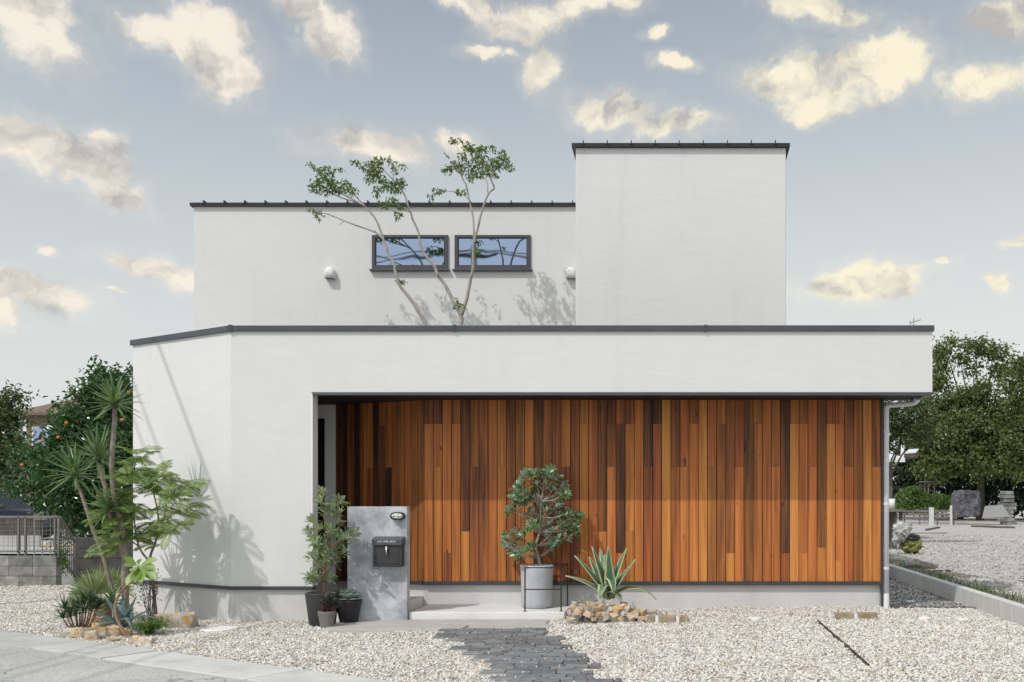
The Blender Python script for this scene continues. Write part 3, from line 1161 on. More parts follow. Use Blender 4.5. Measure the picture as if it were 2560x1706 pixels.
for px in (1137, 1764):
    j = MB()
    x = (px - VX) / 215
    j.box(x - 0.019, x + 0.019, -0.037, 0.18, 3.366, 3.443)
    j.build('joint_cover', M['metal'], coping)
j = MB()
facet_prism(j, 0.036, 0.0, 3.366, 3.443)
cx = -5.235
j = MB()
j.box(-5.24, -5.195, -0.037, 0.1, 3.365, 3.4435)
j.build('joint_cover', M['metal'], coping)
tr = MB()
tr.box(-4.27, 2.93, -0.018, 0.055, 2.628, 2.654)
tr.box(2.855, 2.93, 0.056, 0.905, 2.6285, 2.6535)
tr.build('canopy_trim', M['coping'], house, bevel=0.003)
tr = MB()
tr.box(-4.28, 2.93, -0.004, 0.05, 2.6545, 2.664)
tr.build('drip_gap', M['black'], house)
jb = MB()
jb.box(-4.2835, -4.270, -0.006, 0.16, ZB, 2.650)
jb.build('jamb_trim', M['white'], house)
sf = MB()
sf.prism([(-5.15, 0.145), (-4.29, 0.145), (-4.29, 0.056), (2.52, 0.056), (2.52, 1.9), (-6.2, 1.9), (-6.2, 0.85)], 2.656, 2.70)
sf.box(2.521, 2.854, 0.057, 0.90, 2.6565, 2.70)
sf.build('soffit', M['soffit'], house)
lr = MB()
lr.prism([(-5.15, 0.16), (2.5, 0.16), (2.5, 1.95), (-6.6, 1.95), (-6.6, 1.06)], 3.0, 3.1)
lr.box(-1.3, 2.4, 1.95, 8.9, 3.0, 3.1)
lr.build('lower_roof', M['roof'], house)
# base concrete and flashing
WY = 0.80
fd = MB()
facet_prism(fd, -0.02, 0.16, -0.3, 0.372, e0=-0.03)
fd.slab_xz([(-5.22, -0.3), (-4.30, -0.3), (-4.30, 0.372), (-5.22, 0.372)], 0.02, 0.16)
fd.box(-3.18, 2.485, WY + 0.035, WY + 0.12, -0.3, 0.362)
ob0, ob1 = Vector((-3.18, WY)), Vector((-4.495, 1.43))
odir = (ob1 - ob0).normalized()
onor = Vector((odir.y, -odir.x))
if onor.y > 0:
    onor = -onor


def oblique(mb, o0, o1, z0, z1, t0=0.0, t1=None):
    L = (ob1 - ob0).length if t1 is None else t1
    q = [ob0 + odir * t0 + onor * o0, ob0 + odir * L + onor * o0, ob0 + odir * L + onor * o1, ob0 + odir * t0 + onor * o1]
    mb.prism([(p.x, p.y) for p in q], z0, z1)


oblique(fd, -0.035, -0.12, -0.3, 0.361)
fd.box(-6.5, -4.40, 1.47, 1.6, -0.3, 0.36)
fd.build('foundation', M['found'], house)
bf = MB()
facet_prism(bf, 0.022, 0.05, 0.3675, 0.4085, e0=0.0)
bf.slab_xz([(-5.226, 0.3675), (-4.262, 0.3675), (-4.262, 0.4085), (-5.226, 0.4085)], -0.022, 0.10)
bf.box(-3.185, 2.50, WY - 0.03, WY + 0.06, 0.356, 0.398)
oblique(bf, 0.028, -0.06, 0.3565, 0.3975, 0.012)
bf.build('base_flashing', M['metal'], house, bevel=0.003)
ct = MB()
ct.box(2.500, 2.526, WY - 0.022, WY + 0.07, 0.10, 2.655)
ct.build('corner_trim', M['metal'], house)

# entrance behind the left pier
ew = MB()
ew.slab_xz([(-6.6, 0.41), (-5.6, 0.41), (-5.6, 2.48), (-4.64, 2.48), (-4.64, 0.41), (-4.497, 0.41), (-4.497, 2.655), (-6.6, 2.655)], 1.43, 1.5)
ew.build('entrance_wall', M['stucco_grey'], house)
dr = MB()
dr.box(-5.6, -4.64, 1.48, 1.53, 0.1, 2.48)
door = dr.build('door', M['doordark'], house)
hd = MB()
hd.tube([(-4.78, 1.44, 0.95), (-4.78, 1.44, 1.45)], 0.012)
hd.build('handle', M['steel'], door)

# cedar boards: upper and oblique tones hold some of the shade in their colour
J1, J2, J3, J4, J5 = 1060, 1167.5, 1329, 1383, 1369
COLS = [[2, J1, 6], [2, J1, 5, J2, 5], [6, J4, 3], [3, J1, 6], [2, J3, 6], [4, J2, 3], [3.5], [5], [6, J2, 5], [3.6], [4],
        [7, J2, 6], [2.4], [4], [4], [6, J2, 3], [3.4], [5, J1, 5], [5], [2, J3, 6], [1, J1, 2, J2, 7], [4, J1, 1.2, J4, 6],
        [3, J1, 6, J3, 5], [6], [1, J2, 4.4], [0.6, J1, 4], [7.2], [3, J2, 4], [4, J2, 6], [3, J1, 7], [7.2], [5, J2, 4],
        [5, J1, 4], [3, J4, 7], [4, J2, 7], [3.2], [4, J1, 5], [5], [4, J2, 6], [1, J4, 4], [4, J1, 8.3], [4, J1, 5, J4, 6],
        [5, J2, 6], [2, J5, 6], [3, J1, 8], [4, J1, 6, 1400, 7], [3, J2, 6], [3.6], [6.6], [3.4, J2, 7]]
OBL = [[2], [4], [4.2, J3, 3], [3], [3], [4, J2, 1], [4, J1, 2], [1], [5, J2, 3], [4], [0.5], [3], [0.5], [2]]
BW = (2.50 + 3.18) / 50
Vw, Fw, Cw = [], [], []
rg = random.Random(21)


def board(o, ax, nrm, w, th, z0, z1, tone):
    """one board: box with chamfered long edges"""
    ch = 0.004
    g = 0.003
    pr = [(g, -0.02), (g, th - ch), (g + ch, th), (w - g - ch, th), (w - g, th - ch), (w - g, -0.02)]
    b = len(Vw)
    c = (tone / 9.0, rg.random(), rg.random())
    for z in (z0 + 0.001, z1 - 0.001):
        for (u, t_) in pr:
            p = o + ax * u + nrm * t_
            Vw.append((p.x, p.y, z))
            Cw.append(c)
    k = len(pr)
    for i in range(k - 1):
        Fw.append((b + i, b + i + 1, b + k + i + 1, b + k + i))
    Fw.append((b + k + 2, b + k + 3, b + k + 4, b + k + 5))
    Fw.append((b + k + 0, b + k + 1, b + k + 2, b + k + 5))
    Fw.append((b + 5, b + 2, b + 1, b + 0))
    Fw.append((b + 5, b + 4, b + 3, b + 2))


def z_w(py):
    return EYE - (py - VY) / scale_at(WY)


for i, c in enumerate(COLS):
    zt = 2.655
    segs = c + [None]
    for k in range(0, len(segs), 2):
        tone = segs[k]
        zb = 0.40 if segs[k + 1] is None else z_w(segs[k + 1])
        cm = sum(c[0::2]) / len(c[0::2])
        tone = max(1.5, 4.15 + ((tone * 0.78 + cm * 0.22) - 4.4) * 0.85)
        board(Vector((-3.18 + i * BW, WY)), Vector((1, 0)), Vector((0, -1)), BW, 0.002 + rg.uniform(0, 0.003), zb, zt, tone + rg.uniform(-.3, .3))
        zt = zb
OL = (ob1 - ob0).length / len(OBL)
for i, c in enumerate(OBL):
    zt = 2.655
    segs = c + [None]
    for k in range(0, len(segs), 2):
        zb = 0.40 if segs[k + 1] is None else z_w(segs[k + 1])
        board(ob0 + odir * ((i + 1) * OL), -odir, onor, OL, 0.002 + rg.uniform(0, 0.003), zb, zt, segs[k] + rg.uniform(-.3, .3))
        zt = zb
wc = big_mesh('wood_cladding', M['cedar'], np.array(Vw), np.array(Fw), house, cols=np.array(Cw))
bk = MB()
bk.box(-3.18, 2.50, WY + 0.012, WY + 0.034, 0.40, 2.66)
oblique(bk, -0.012, -0.034, 0.40, 2.66)
bk.build('cladding_backing', M['backing'], house)

# upper storey
UY = 4.7
sU = scale_at(UY)
uw = MB()
wins = [(931, 1121, 589, 675), (1137.4, 1327, 589, 675)]
ux0, ux1 = -7.94, -1.40
uz0, uz1 = 2.3, 6.215
uw.slab_xz([(ux0, uz0), (ux1, uz0), (ux1, uz1), (ux0, uz1)], UY, UY + 0.02)
uw.box(ux0, ux0 + 0.15, UY + 0.02, 9.5, uz0, 6.0)
uw.box(ux0 + .15, ux1, 9.4, 9.5, uz0, 6.0)
uw.build('upper_wall', M['stucco'], house)
tw = MB()
TY = 2.5
tx0, tx1 = -1.475, 1.498
tw.add([(tx0, TY, 2.3), (tx1, TY, 2.3), (tx1, 9.6, 2.3), (tx0, 9.6, 2.3),
        (tx0, TY, 6.40), (tx1, TY, 6.40), (tx1, 9.6, 6.05), (tx0, 9.6, 6.05)],
       [(0, 1, 5, 4), (1, 2, 6, 5), (2, 3, 7, 6), (3, 0, 4, 7), (4, 5, 6, 7), (3, 2, 1, 0)])
tw.build('tower_wall', M['stucco'], house, bevel=0.012)


def mono_roof(name, x0, x1, y0, y1, zf, th, drop, first, gap, count):
    r = MB()
    r.add([(x0, y0, zf - th), (x1, y0, zf - th), (x1, y1, zf - th - drop), (x0, y1, zf - th - drop),
           (x0, y0, zf), (x1, y0, zf), (x1, y1, zf - drop), (x0, y1, zf - drop)],
          [(0, 1, 5, 4), (1, 2, 6, 5), (2, 3, 7, 6), (3, 0, 4, 7), (4, 5, 6, 7), (3, 2, 1, 0)])
    ro = r.build(name, M['roof'], house)
    for i in range(count):
        x = first + gap * i
        if x > x1 - 0.01:
            break
        s = MB()
        s.add([(x - .007, y0 - .012, zf + 0.0), (x + .007, y0 - .012, zf + 0.0), (x + .007, y1, zf - drop), (x - .007, y1, zf - drop),
               (x - .005, y0 - .004, zf + .042), (x + .005, y0 - .004, zf + .042), (x + .005, y1, zf - drop + .042), (x - .005, y1, zf - drop + .042)],
              [(0, 1, 5, 4), (1, 2, 6, 5), (2, 3, 7, 6), (3, 0, 4, 7), (4, 5, 6, 7)])
        s.box(x - .022, x + .022, y0 - .010, y0 - 0.001, zf - 0.022, zf - 0.004)
        s.build('seam', M['roof'], ro)
    return ro


mono_roof('upper_roof', -7.985, -1.478, UY - 0.055, 9.6, 6.256, 0.052, 0.25, (508 - VX) / scale_at(UY - 0.06), 51.1 / sU, 20)
mono_roof('tower_roof', tx0 - 0.05, tx1 + 0.05, TY - 0.06, 9.7, 6.437, 0.050, 0.34, (1457.9 - VX) / scale_at(TY - .06), 59.85 / scale_at(TY), 10)

for (x0, x1, y0, y1) in wins:
    a, b = P(x0, y0, UY), P(x1, y1, UY)
    xl, xr, zt, zb = a.x, b.x, a.z, b.z
    t_ = 0.055
    f = MB()
    yf = UY - 0.035
    f.box(xl, xr, yf, UY + 0.01, zt - t_ * 0.8, zt)
    f.box(xl, xr, yf, UY + 0.01, zb, zb + t_ * 1.1)
    f.box(xl, xl + t_, yf + .001, UY + 0.01, zb + t_ * 1.1, zt - t_ * .8)
    f.box(xr - t_, xr, yf + .001, UY + 0.01, zb + t_ * 1.1, zt - t_ * .8)
    win = f.build('window', M['frame'], house, bevel=0.003)
    g = MB()
    g.box(xl + t_, xr - t_, UY - 0.012, UY - 0.004, zb + t_ * 1.1, zt - t_ * .8)
    g.build('pane', M['glass'], win)
    f = MB()
    i_ = 0.012
    f.box(xl + t_, xr - t_, UY - 0.024, UY - 0.012, zt - t_ * .8 - i_, zt - t_ * .8)
    f.box(xl + t_, xr - t_, UY - 0.024, UY - 0.012, zb + t_ * 1.1, zb + t_ * 1.1 + i_)
    f.box(xl + t_, xl + t_ + i_, UY - 0.0235, UY - 0.012, zb + t_ * 1.1 + i_, zt - t_ * .8 - i_)
    f.box(xr - t_ - i_, xr - t_, UY - 0.0235, UY - 0.012, zb + t_ * 1.1 + i_, zt - t_ * .8 - i_)
    f.build('sash', M['black'], win)
    s = MB()
    s.box(xl - 0.03, xr + 0.03, UY - 0.075, UY + 0.01, zb - 0.028, zb - 0.002)
    s.build('sill', M['frame'], win, bevel=0.003)


def vent(px):
    a = P(px, 671, UY)
    w, h, dep = 0.158, 0.182, 0.115
    r = w / 2
    pr = [(-r, -h + r), (r, -h + r)] + [(r * math.cos(t), r * math.sin(t)) for t in np.linspace(0, math.pi, 14)]
    c = Vector((a.x, UY, a.z - r))
    rings = [(1.0, 0.0), (1.0, dep * 0.55), (0.95, dep * 0.8), (0.82, dep * 0.95), (0.6, dep)]
    m = MB()
    vs, fs, n = [], [], len(pr)
    for (s, d) in rings:
        for (u, v) in pr:
            vv = v * s if v > 0 else v
            vs.append((c.x + u * s, c.y - d, c.z + vv))
    for i in range(len(rings) - 1):
        for k in range(1, n):
            k2 = (k + 1) % n
            fs.append((i * n + k, i * n + k2, (i + 1) * n + k2, (i + 1) * n + k))
    fs.append(tuple((len(rings) - 1) * n + k for k in range(n)))
    m.add(vs, fs)
    o = m.build('vent_hood', M['white'], house, smooth=True)
    o.modifiers.new('thick', 'SOLIDIFY').thickness = 0.004
    d = MB()
    d.box(c.x - r * .95, c.x + r * .95, UY - dep * 0.9, UY - 0.004, c.z - h + r + 0.012, c.z - h + r + 0.018)
    d.build('grille', M['frame'], o)


vent(828)
vent(1429)

dp = MB()
pipe_pts = [(2.865, 0.50, 2.66), (2.865, 0.50, 2.612), (2.855, 0.51, 2.595), (2.835, 0.53, 2.588), (2.60, 0.745, 2.582), (2.575, 0.765, 2.575),
            (2.565, 0.775, 2.555), (2.562, 0.778, 2.50), (2.562, 0.778, 0.06)]
dp.tube(pipe_pts, 0.031, 14)
pipe = dp.build('downpipe', M['pipe'], house, smooth=True)
for z in (0.55, 1.35, 2.25):
    cl = MB()
    cl.tube([(2.562, 0.778, z), (2.562, 0.778, z + 0.03)], 0.035, 14)
    cl.build('bracket', M['pipe'], pipe)
so = MB()
so.tube([(2.562, 0.778, 0.06), (2.562, 0.778, 0.25)], 0.036, 14)
so.build('socket', M['white'], pipe)

# courtyard floor behind the parapet and porch
o = sheet('courtyard_ground', [(-6.7, 1.6), (2.3, 1.6), (2.3, 8.8), (-6.7, 8.8)], 0.01, M['soil'])
pc = MB()
pc.box(-3.138, -1.336, -0.05, WY + 0.034, -0.2, 0.113)
porch = pc.build('porch', M['porch'], bevel=0.008)
porch['kind'] = 'structure'
st = MB()
st.prism([(-4.9, 0.17), (-3.205, 0.17), (-3.205, 1.46), (-6.5, 1.46), (-6.5, 1.10)], -0.2, 0.222)
o = st.build('entrance_step', M['porch'], bevel=0.008)
o['kind'] = 'structure'

# ------------------------------------------------------------------ letterbox wall
mw = MB()
mw.box(-3.835, -3.146, -0.10, 0.02, -0.1, 1.336)
mono = mw.build('letterbox_wall', M['mono'], origin=(-3.49, -0.04, 0), bevel=0.004)
tag(mono, 'short freestanding blue-grey rendered wall slab carrying the letterbox and lamp', 'wall')
YB = -0.10
sB = scale_at(-0.24)
lb = thing('letterbox', (-3.38, -0.17, 0.66), 'charcoal metal letterbox with hinged lid mounted on the blue-grey wall slab', 'letterbox')
x0, x1 = (931 - VX) / sB, (1003 - VX) / sB
z0, z1 = EYE - (1418 - VY) / sB, EYE - (1345 - VY) / sB
b = MB()
b.slab_xz([(x0, z0), (x1, z0), (x1, z1 - 0.07), (x0, z1 - 0.07)], -0.225, YB - 0.001)
body = b.build('body', M['potdark'], lb, bevel=0.005)
fr = MB()
e = 0.03
fr.box(x0 + e, x1 - e, -0.229, -0.226, z0 + e, z0 + e + 0.006)
fr.box(x0 + e, x0 + e + .006, -0.229, -0.226, z0 + e, z1 - .1)
fr.box(x1 - e - .006, x1 - e, -0.229, -0.226, z0 + e, z1 - .1)
fr.build('door_groove', M['black'], body)
ld = MB()
zl = z1 - 0.085
ld.add([(x0 - .008, YB - .001, zl), (x1 + .008, YB - .001, zl), (x1 + .008, -0.245, zl), (x0 - .008, -0.245, zl),
        (x0 - .008, YB - .001, z1 + .012), (x1 + .008, YB - .001, z1 + .012), (x1 + .008, -0.245, z1 - .02), (x0 - .008, -0.245, z1 - .02)],
       [(0, 1, 2, 3), (4, 7, 6, 5), (3, 2, 6, 7), (0, 4, 5, 1), (0, 3, 7, 4), (1, 5, 6, 2)])
lid = ld.build('lid', M['coping'], lb, bevel=0.004)
cu = bpy.data.curves.new('lettering', 'FONT')
cu.body = 'U.S. MAIL BOX'
cu.size = 0.032
cu.align_x = 'CENTER'
cu.extrude = 0.0008
tmp = bpy.data.objects.new('lettering_curve', cu)
COL.objects.link(tmp)
lme = bpy.data.meshes.new_from_object(tmp)
bpy.data.objects.remove(tmp)
lme.materials.clear()
lme.materials.append(M['white'])
to = bpy.data.objects.new('lettering', lme)
link(to, lid)
to.location = Vector(((x0 + x1) / 2, -0.2475, zl + 0.032)) - WL[lid]
to.rotation_euler = (R(90), 0, 0)
lv = MB()
xm = (x0 + x1) / 2 - 0.005
lv.tube([(xm, -0.226, z1 - .115), (xm, -0.25, z1 - .115)], 0.016, 14)
lv.tube([(xm, -0.248, z1 - .115), (xm + .006, -0.252, z1 - .195)], [0.010, 0.006], 8)
lv.build('latch', M['chrome'], lb, smooth=True)

lp = thing('bulkhead_lamp', (-3.23, -0.13, 1.21), 'small oval caged bulkhead lamp with white lens fixed above the letterbox', 'lamp')
sL = scale_at(-0.15)
cxl, czl = (993 - VX) / sL, EYE - (1290.5 - VY) / sL


def oval(mb, hw, hh, y0, y1, s1=1.0):
    n = 28
    pr = []
    for k in range(n):
        a = 2 * math.pi * k / n
        c, s = math.cos(a), math.sin(a)
        pr.append((math.copysign(abs(c) ** 0.7, c) * hw, math.copysign(abs(s) ** 0.85, s) * hh))
    v = [(cxl + u, y0, czl + w) for u, w in pr] + [(cxl + u * s1, y1, czl + w * s1) for u, w in pr]
    f = [tuple(range(n)), tuple(range(n, 2 * n))] + [(i, (i + 1) % n, n + (i + 1) % n, n + i) for i in range(n)]
    mb.add(v, f)


h = MB()
oval(h, 0.082, 0.046, YB - 0.001, -0.155)
h.build('housing', M['black'], lp, bevel=0.006)
h = MB()
oval(h, 0.066, 0.032, -0.150, -0.185, 0.75)
h.build('lens', M['white'], lp, bevel=0.006)
h = MB()
h.tube([(cxl - .075, -.155, czl), (cxl - .05, -.19, czl), (cxl + .05, -.19, czl), (cxl + .075, -.155, czl)], 0.003, 6)
for dx in (-.03, .022):
    h.tube([(cxl + dx, -.155, czl + .042), (cxl + dx, -.19, czl + .02), (cxl + dx, -.19, czl - .02), (cxl + dx, -.155, czl - .042)], 0.003, 6)
h.build('guard', M['steel'], lp)
h = MB()
h.tube([(cxl, -.13, czl - .046), (cxl, -.13, czl - .062)], 0.006, 8)
h.build('screw', M['chrome'], lp)


# ------------------------------------------------------------------ plants
def branch_tube(mb, pts, r0, r1, n=7, wob=0.0, rg=random):
    pts = [Vector(p) for p in pts]
    out = []
    for i in range(len(pts) - 1):
        p0 = pts[max(i - 1, 0)]
        p1, p2 = pts[i], pts[i + 1]
        p3 = pts[min(i + 2, len(pts) - 1)]
        for k in range(3):
            t = k / 3
            q = 0.5 * ((2 * p1) + (p2 - p0) * t + (2 * p0 - 5 * p1 + 4 * p2 - p3) * t * t + (3 * p1 - p0 - 3 * p2 + p3) * t ** 3)
            out.append(q + Vector((rg.uniform(-wob, wob), rg.uniform(-wob, wob), rg.uniform(-wob, wob))))
    out.append(pts[-1])
    m = len(out) - 1
    mb.tube(out, [r0 + (r1 - r0) * i / m for i in range(m + 1)], n)
    return out


def zoomer(x0, y0, sc):
    return lambda zx, zy: (x0 + zx / sc, y0 + zy / sc)


# -- courtyard tree behind the parapet
z7 = zoomer(700, 320, 3.0747)
TYD = 3.4
rg = random.Random(33)


def tp(lst, Y=TYD, Y2=None):
    n = len(lst)
    return [P(*z7(a, b), Y + ((Y2 or Y) - Y) * i / max(1, n - 1)) for i, (a, b) in enumerate(lst)]


def ash_tree(label, origin, stems, clusters, nleaf):
    t = thing('courtyard_tree', origin, label, 'tree', 'slender trees in the courtyard')
    w = MB()
    for (pts, r0, r1) in stems:
        branch_tube(w, pts, r0, r1, 8, 0.004, rg)
    Cs, outs = [], []
    tw_ = w
    for (zx, zy, rx, ry) in clusters:
        c = P(*z7(zx, zy), TYD + rg.uniform(-0.35, 0.3))
        s = scale_at(TYD) * 3.0747
        n = max(5, int(nleaf * (rx * ry) / 1600.0))
        for q in range(n):
            u = RNG.normal(size=3)
            u /= np.linalg.norm(u)
            r = RNG.uniform(0.15, 1.0) ** 0.6
            Cs.append([c.x + u[0] * r * rx / s, c.y + u[1] * r * 0.16, c.z + u[2] * r * ry / s])
            outs.append(u)
        for q in range(max(2, int(rx / 18))):
            a = Vector((c.x + rg.uniform(-.7, .7) * rx / s, c.y + rg.uniform(-.1, .1), c.z + rg.uniform(-.7, .7) * ry / s))
            tw_.tube([c, (c + a) / 2 + Vector((0, 0, .01)), a], [0.005, 0.004, 0.002], 4)
    w.build('trunk', M['barkgrey'], t, smooth=True)
    V, F = leaf_quads(np.array(Cs), 0.068, 0.024, np.array(outs), droop=0.75, outw=0.7, upn=0.35)
    big_mesh('crown', M['leaf_ash'], V, F, t)
    return t


stemL = [([P(1090, 900, TYD), *tp([(1122, 1518), (1050, 1390), (1010, 1325), (925, 1215), (885, 1105), (880, 1055), (835, 970), (790, 840), (745, 720), (660, 610), (600, 575), (480, 510), (400, 470)])], 0.031, 0.007),
         (tp([(660, 610), (560, 500), (520, 440)]), 0.014, 0.004), (tp([(600, 575), (480, 540), (330, 470), (270, 420)]), 0.012, 0.004),
         (tp([(480, 510), (400, 400), (350, 340), (240, 295)]), 0.010, 0.003),
         (tp([(785, 855), (735, 805), (540, 735), (400, 675), (340, 660), (260, 640)]), 0.014, 0.004), (tp([(490, 720), (450, 748)]), 0.006, 0.003)]
clL = [(240, 295, 40, 22), (300, 330, 40, 30), (365, 345, 60, 50), (300, 430, 70, 40), (260, 470, 40, 45), (350, 490, 60, 35), (430, 470, 75, 50), (500, 450, 60, 55), (550, 490, 50, 45), (455, 320, 38, 20), (390, 420, 60, 40), (330, 390, 45, 35),
       (250, 640, 38, 24), (300, 660, 45, 30), (290, 700, 20, 25), (930, 1190, 55, 20), (735, 805, 16, 8)]
ash_tree('slender courtyard tree leaning left behind the parapet in front of the left upper window', (-3.85, TYD, 0), [*stemL], clL, 36)
stemR = [([P(1140, 900, TYD), *tp([(1392, 1520), (1392, 1450), (1330, 1330), (1270, 1210), (1210, 1130), (1180, 1050), (1110, 970), (1075, 880), (1065, 810), (1020, 700), (985, 600), (960, 520), (920, 455), (870, 400), (800, 330), (720, 280)])], 0.031, 0.005),
         (tp([(1000, 650), (940, 610), (870, 580), (810, 590)]), 0.010, 0.003), (tp([(900, 430), (800, 420), (740, 430)]), 0.008, 0.003), (tp([(870, 400), (880, 300), (930, 290)]), 0.006, 0.003),
         (tp([(800, 330), (700, 360), (640, 340)]), 0.008, 0.003), (tp([(720, 280), (590, 265)]), 0.006, 0.002),
         (tp([(1392, 1450), (1435, 1320), (1460, 1180), (1485, 1080), (1485, 980), (1490, 880), (1515, 790), (1550, 640), (1600, 510), (1645, 465), (1620, 390), (1600, 330), (1560, 260), (1520, 190)], TYD, TYD - .2), 0.030, 0.005),
         (tp([(1600, 510), (1590, 420), (1560, 370)]), 0.009, 0.003), (tp([(1620, 390), (1680, 290), (1740, 250)]), 0.009, 0.003),
         (tp([(1490, 860), (1485, 700), (1455, 560), (1435, 450), (1400, 380), (1390, 300), (1420, 200), (1440, 140)], TYD, TYD + .25), 0.016, 0.004),
         (tp([(1450, 545), (1400, 510), (1330, 490), (1240, 485), (1180, 530)]), 0.008, 0.003), (tp([(1400, 220), (1345, 120)]), 0.005, 0.002)]
clR = [(580, 275, 42, 22), (640, 300, 40, 28), (720, 275, 65, 42), (780, 260, 45, 30), (850, 260, 30, 35), (690, 340, 55, 40), (740, 330, 65, 40), (680, 400, 50, 35), (760, 400, 65, 40), (830, 440, 60, 38), (900, 430, 65, 42), (945, 430, 32, 40), (770, 470, 60, 30), (880, 490, 60, 30),
       (740, 510, 40, 25), (800, 590, 50, 38), (860, 555, 45, 30), (930, 610, 45, 25), (915, 660, 35, 28), (900, 700, 18, 20), (935, 295, 40, 20), (885, 340, 30, 30),
       (1340, 110, 50, 26), (1385, 95, 25, 15), (1287, 218, 20, 16), (1440, 150, 55, 40), (1400, 215, 40, 40), (1300, 320, 60, 36), (1360, 290, 55, 45), (1260, 340, 30, 20), (1400, 330, 40, 40), (1500, 180, 60, 45), (1560, 180, 60, 45), (1530, 250, 65, 45), (1470, 300, 60, 45), (1570, 310, 70, 45), (1640, 270, 60, 50), (1700, 215, 55, 45), (1640, 160, 30, 25), (1700, 290, 60, 40), (1770, 310, 40, 30), (1480, 370, 55, 40), (1620, 350, 55, 35), (1660, 380, 25, 25), (1540, 360, 50, 35), (1460, 410, 20, 20), (1740, 250, 30, 30),
       (1210, 490, 50, 25), (1250, 485, 30, 15), (1155, 525, 25, 20), (1170, 560, 14, 28), (1380, 500, 38, 26), (1420, 500, 25, 15), (1355, 1330, 28, 26), (1385, 1370, 34, 28), (1350, 1390, 20, 14), (1475, 960, 24, 18), (1530, 945, 40, 20), (1215, 1140, 8, 12)]
ash_tree('forked courtyard tree with two bare pale stems and high tufts of leaves', (-3.3, TYD, 0), stemR, clR, 36)


def pot(name, c, rtop, rbot, h, mat, parent, lip=0.0):
    m = MB()
    prof = [(rbot * 0.96, 0.0), (rbot, 0.012), (rtop, h - 0.015 - lip), (rtop + (0.006 if lip else 0), h - 0.012), (rtop + (0.006 if lip else -0.002), h),
            (rtop - 0.022, h), (rtop - 0.026, h - 0.05)]
    m.lathe(prof, c, 40)
    o = m.build(name, mat, parent, smooth=True)
    s = MB()
    s.lathe([(0.01, h - 0.052), (rtop - 0.024, h - 0.05)], c, 24)
    s.build('soil', M['soil'], parent)
    return o


def whorl(mb, c, axis, n, L, W, prof, rg, spread=(0.5, 1.3), droop=0.2):
    d, s, u = basis(axis)
    for k in range(n):
        a = 2.4 * k + rg.uniform(-.3, .3)
        t = rg.uniform(*spread)
        v = d * math.cos(t) + (s * math.cos(a) + u * math.sin(a)) * math.sin(t)
        mb.blade(Vector(c) + v * 0.008 - d * rg.uniform(0, 0.05), v, L * rg.uniform(.75, 1.2), W * rg.uniform(.85, 1.15), 4, rg.uniform(0, droop), prof, 0.25, up=d)


# -- banksia in the large dark pot by the entrance
rg = random.Random(41)
zb = zoomer(740, 1200, 4.128)
cpt = Vector(((806 - VX) / scale_at(-0.36), -0.36, 0.005))
pb = thing('potted_banksia', cpt, 'tall narrow-leaved shrub in a large dark tapered pot beside the entrance', 'potted plant', 'potted plants by the entrance')
pot('pot', cpt, 0.186, 0.142, 0.365, M['potdark'], pb)
w = MB()
Yb = -0.42
main = [P(*zb(285, 1180), Yb), P(*zb(285, 1050), Yb), P(*zb(290, 930), Yb), P(*zb(305, 700), Yb), P(*zb(300, 480), Yb), P(*zb(285, 330), Yb), P(*zb(262, 170), Yb)]
branch_tube(w, main, 0.016, 0.005, 8, 0.003, rg)
lf = MB()
CL = [(265, 140), (455, 215), (250, 225), (300, 340), (345, 300), (170, 420), (130, 520), (430, 440), (600, 560), (340, 500), (250, 490), (400, 570), (160, 600), (480, 600), (530, 560), (260, 700), (380, 740), (490, 740), (170, 800), (290, 800), (400, 850), (240, 900), (300, 890), (140, 980), (160, 1045), (230, 1020), (310, 1015), (350, 1010), (430, 660), (210, 650), (320, 620), (430, 350)]
for (zx, zy) in CL:
    tip = P(*zb(zx, zy), Yb + rg.uniform(-0.14, 0.14))
    zz = tip.z - 0.10
    best = min(main, key=lambda q: abs(q.z - zz))
    w.tube([best, (best + tip) / 2 + Vector((0, 0, -0.02)), tip], [0.006, 0.005, 0.003], 5)
    whorl(lf, tip, (tip - best).normalized() * 0.7 + Vector((0, -0.1, 0.6)), 26, 0.100, 0.027, 'obov', rg, (0.35, 1.65))
w.build('trunk', M['stembrown'], pb, smooth=True)
lf.build('crown', M['leaf_banksia'], pb, smooth='leaf')

# -- small grey pot with dusky bushy succulent
c2 = Vector(((817 - VX) / scale_at(-0.64), -0.64, 0.005))
p2 = thing('potted_euphorbia', c2, 'dusky bushy plant with dark red stems in the smallest grey clay pot', 'potted plant', 'potted plants by the entrance')
pot('pot', c2, 0.090, 0.066, 0.185, M['potmid'], p2, 0.03)
w, lf = MB(), MB()
for k in range(16):
    a, r = rg.uniform(0, 6.28), rg.uniform(0.01, 0.06)
    b0_ = c2 + Vector((math.cos(a) * r, math.sin(a) * r, 0.14))
    t_ = c2 + Vector((math.cos(a) * r * 2.1, math.sin(a) * r * 2.1, 0.30 + rg.uniform(-.05, .05)))
    w.tube([b0_, t_], [0.008, 0.005], 6)
    whorl(lf, t_, (t_ - c2) * 0.5 + Vector((0, 0, .2)), 22, 0.05, 0.012, 'lance', rg, (0.3, 1.6))
w.build('stem', M['redstem'], p2, smooth=True)
lf.build('foliage', M['leaf_dusk'], p2, smooth='leaf')

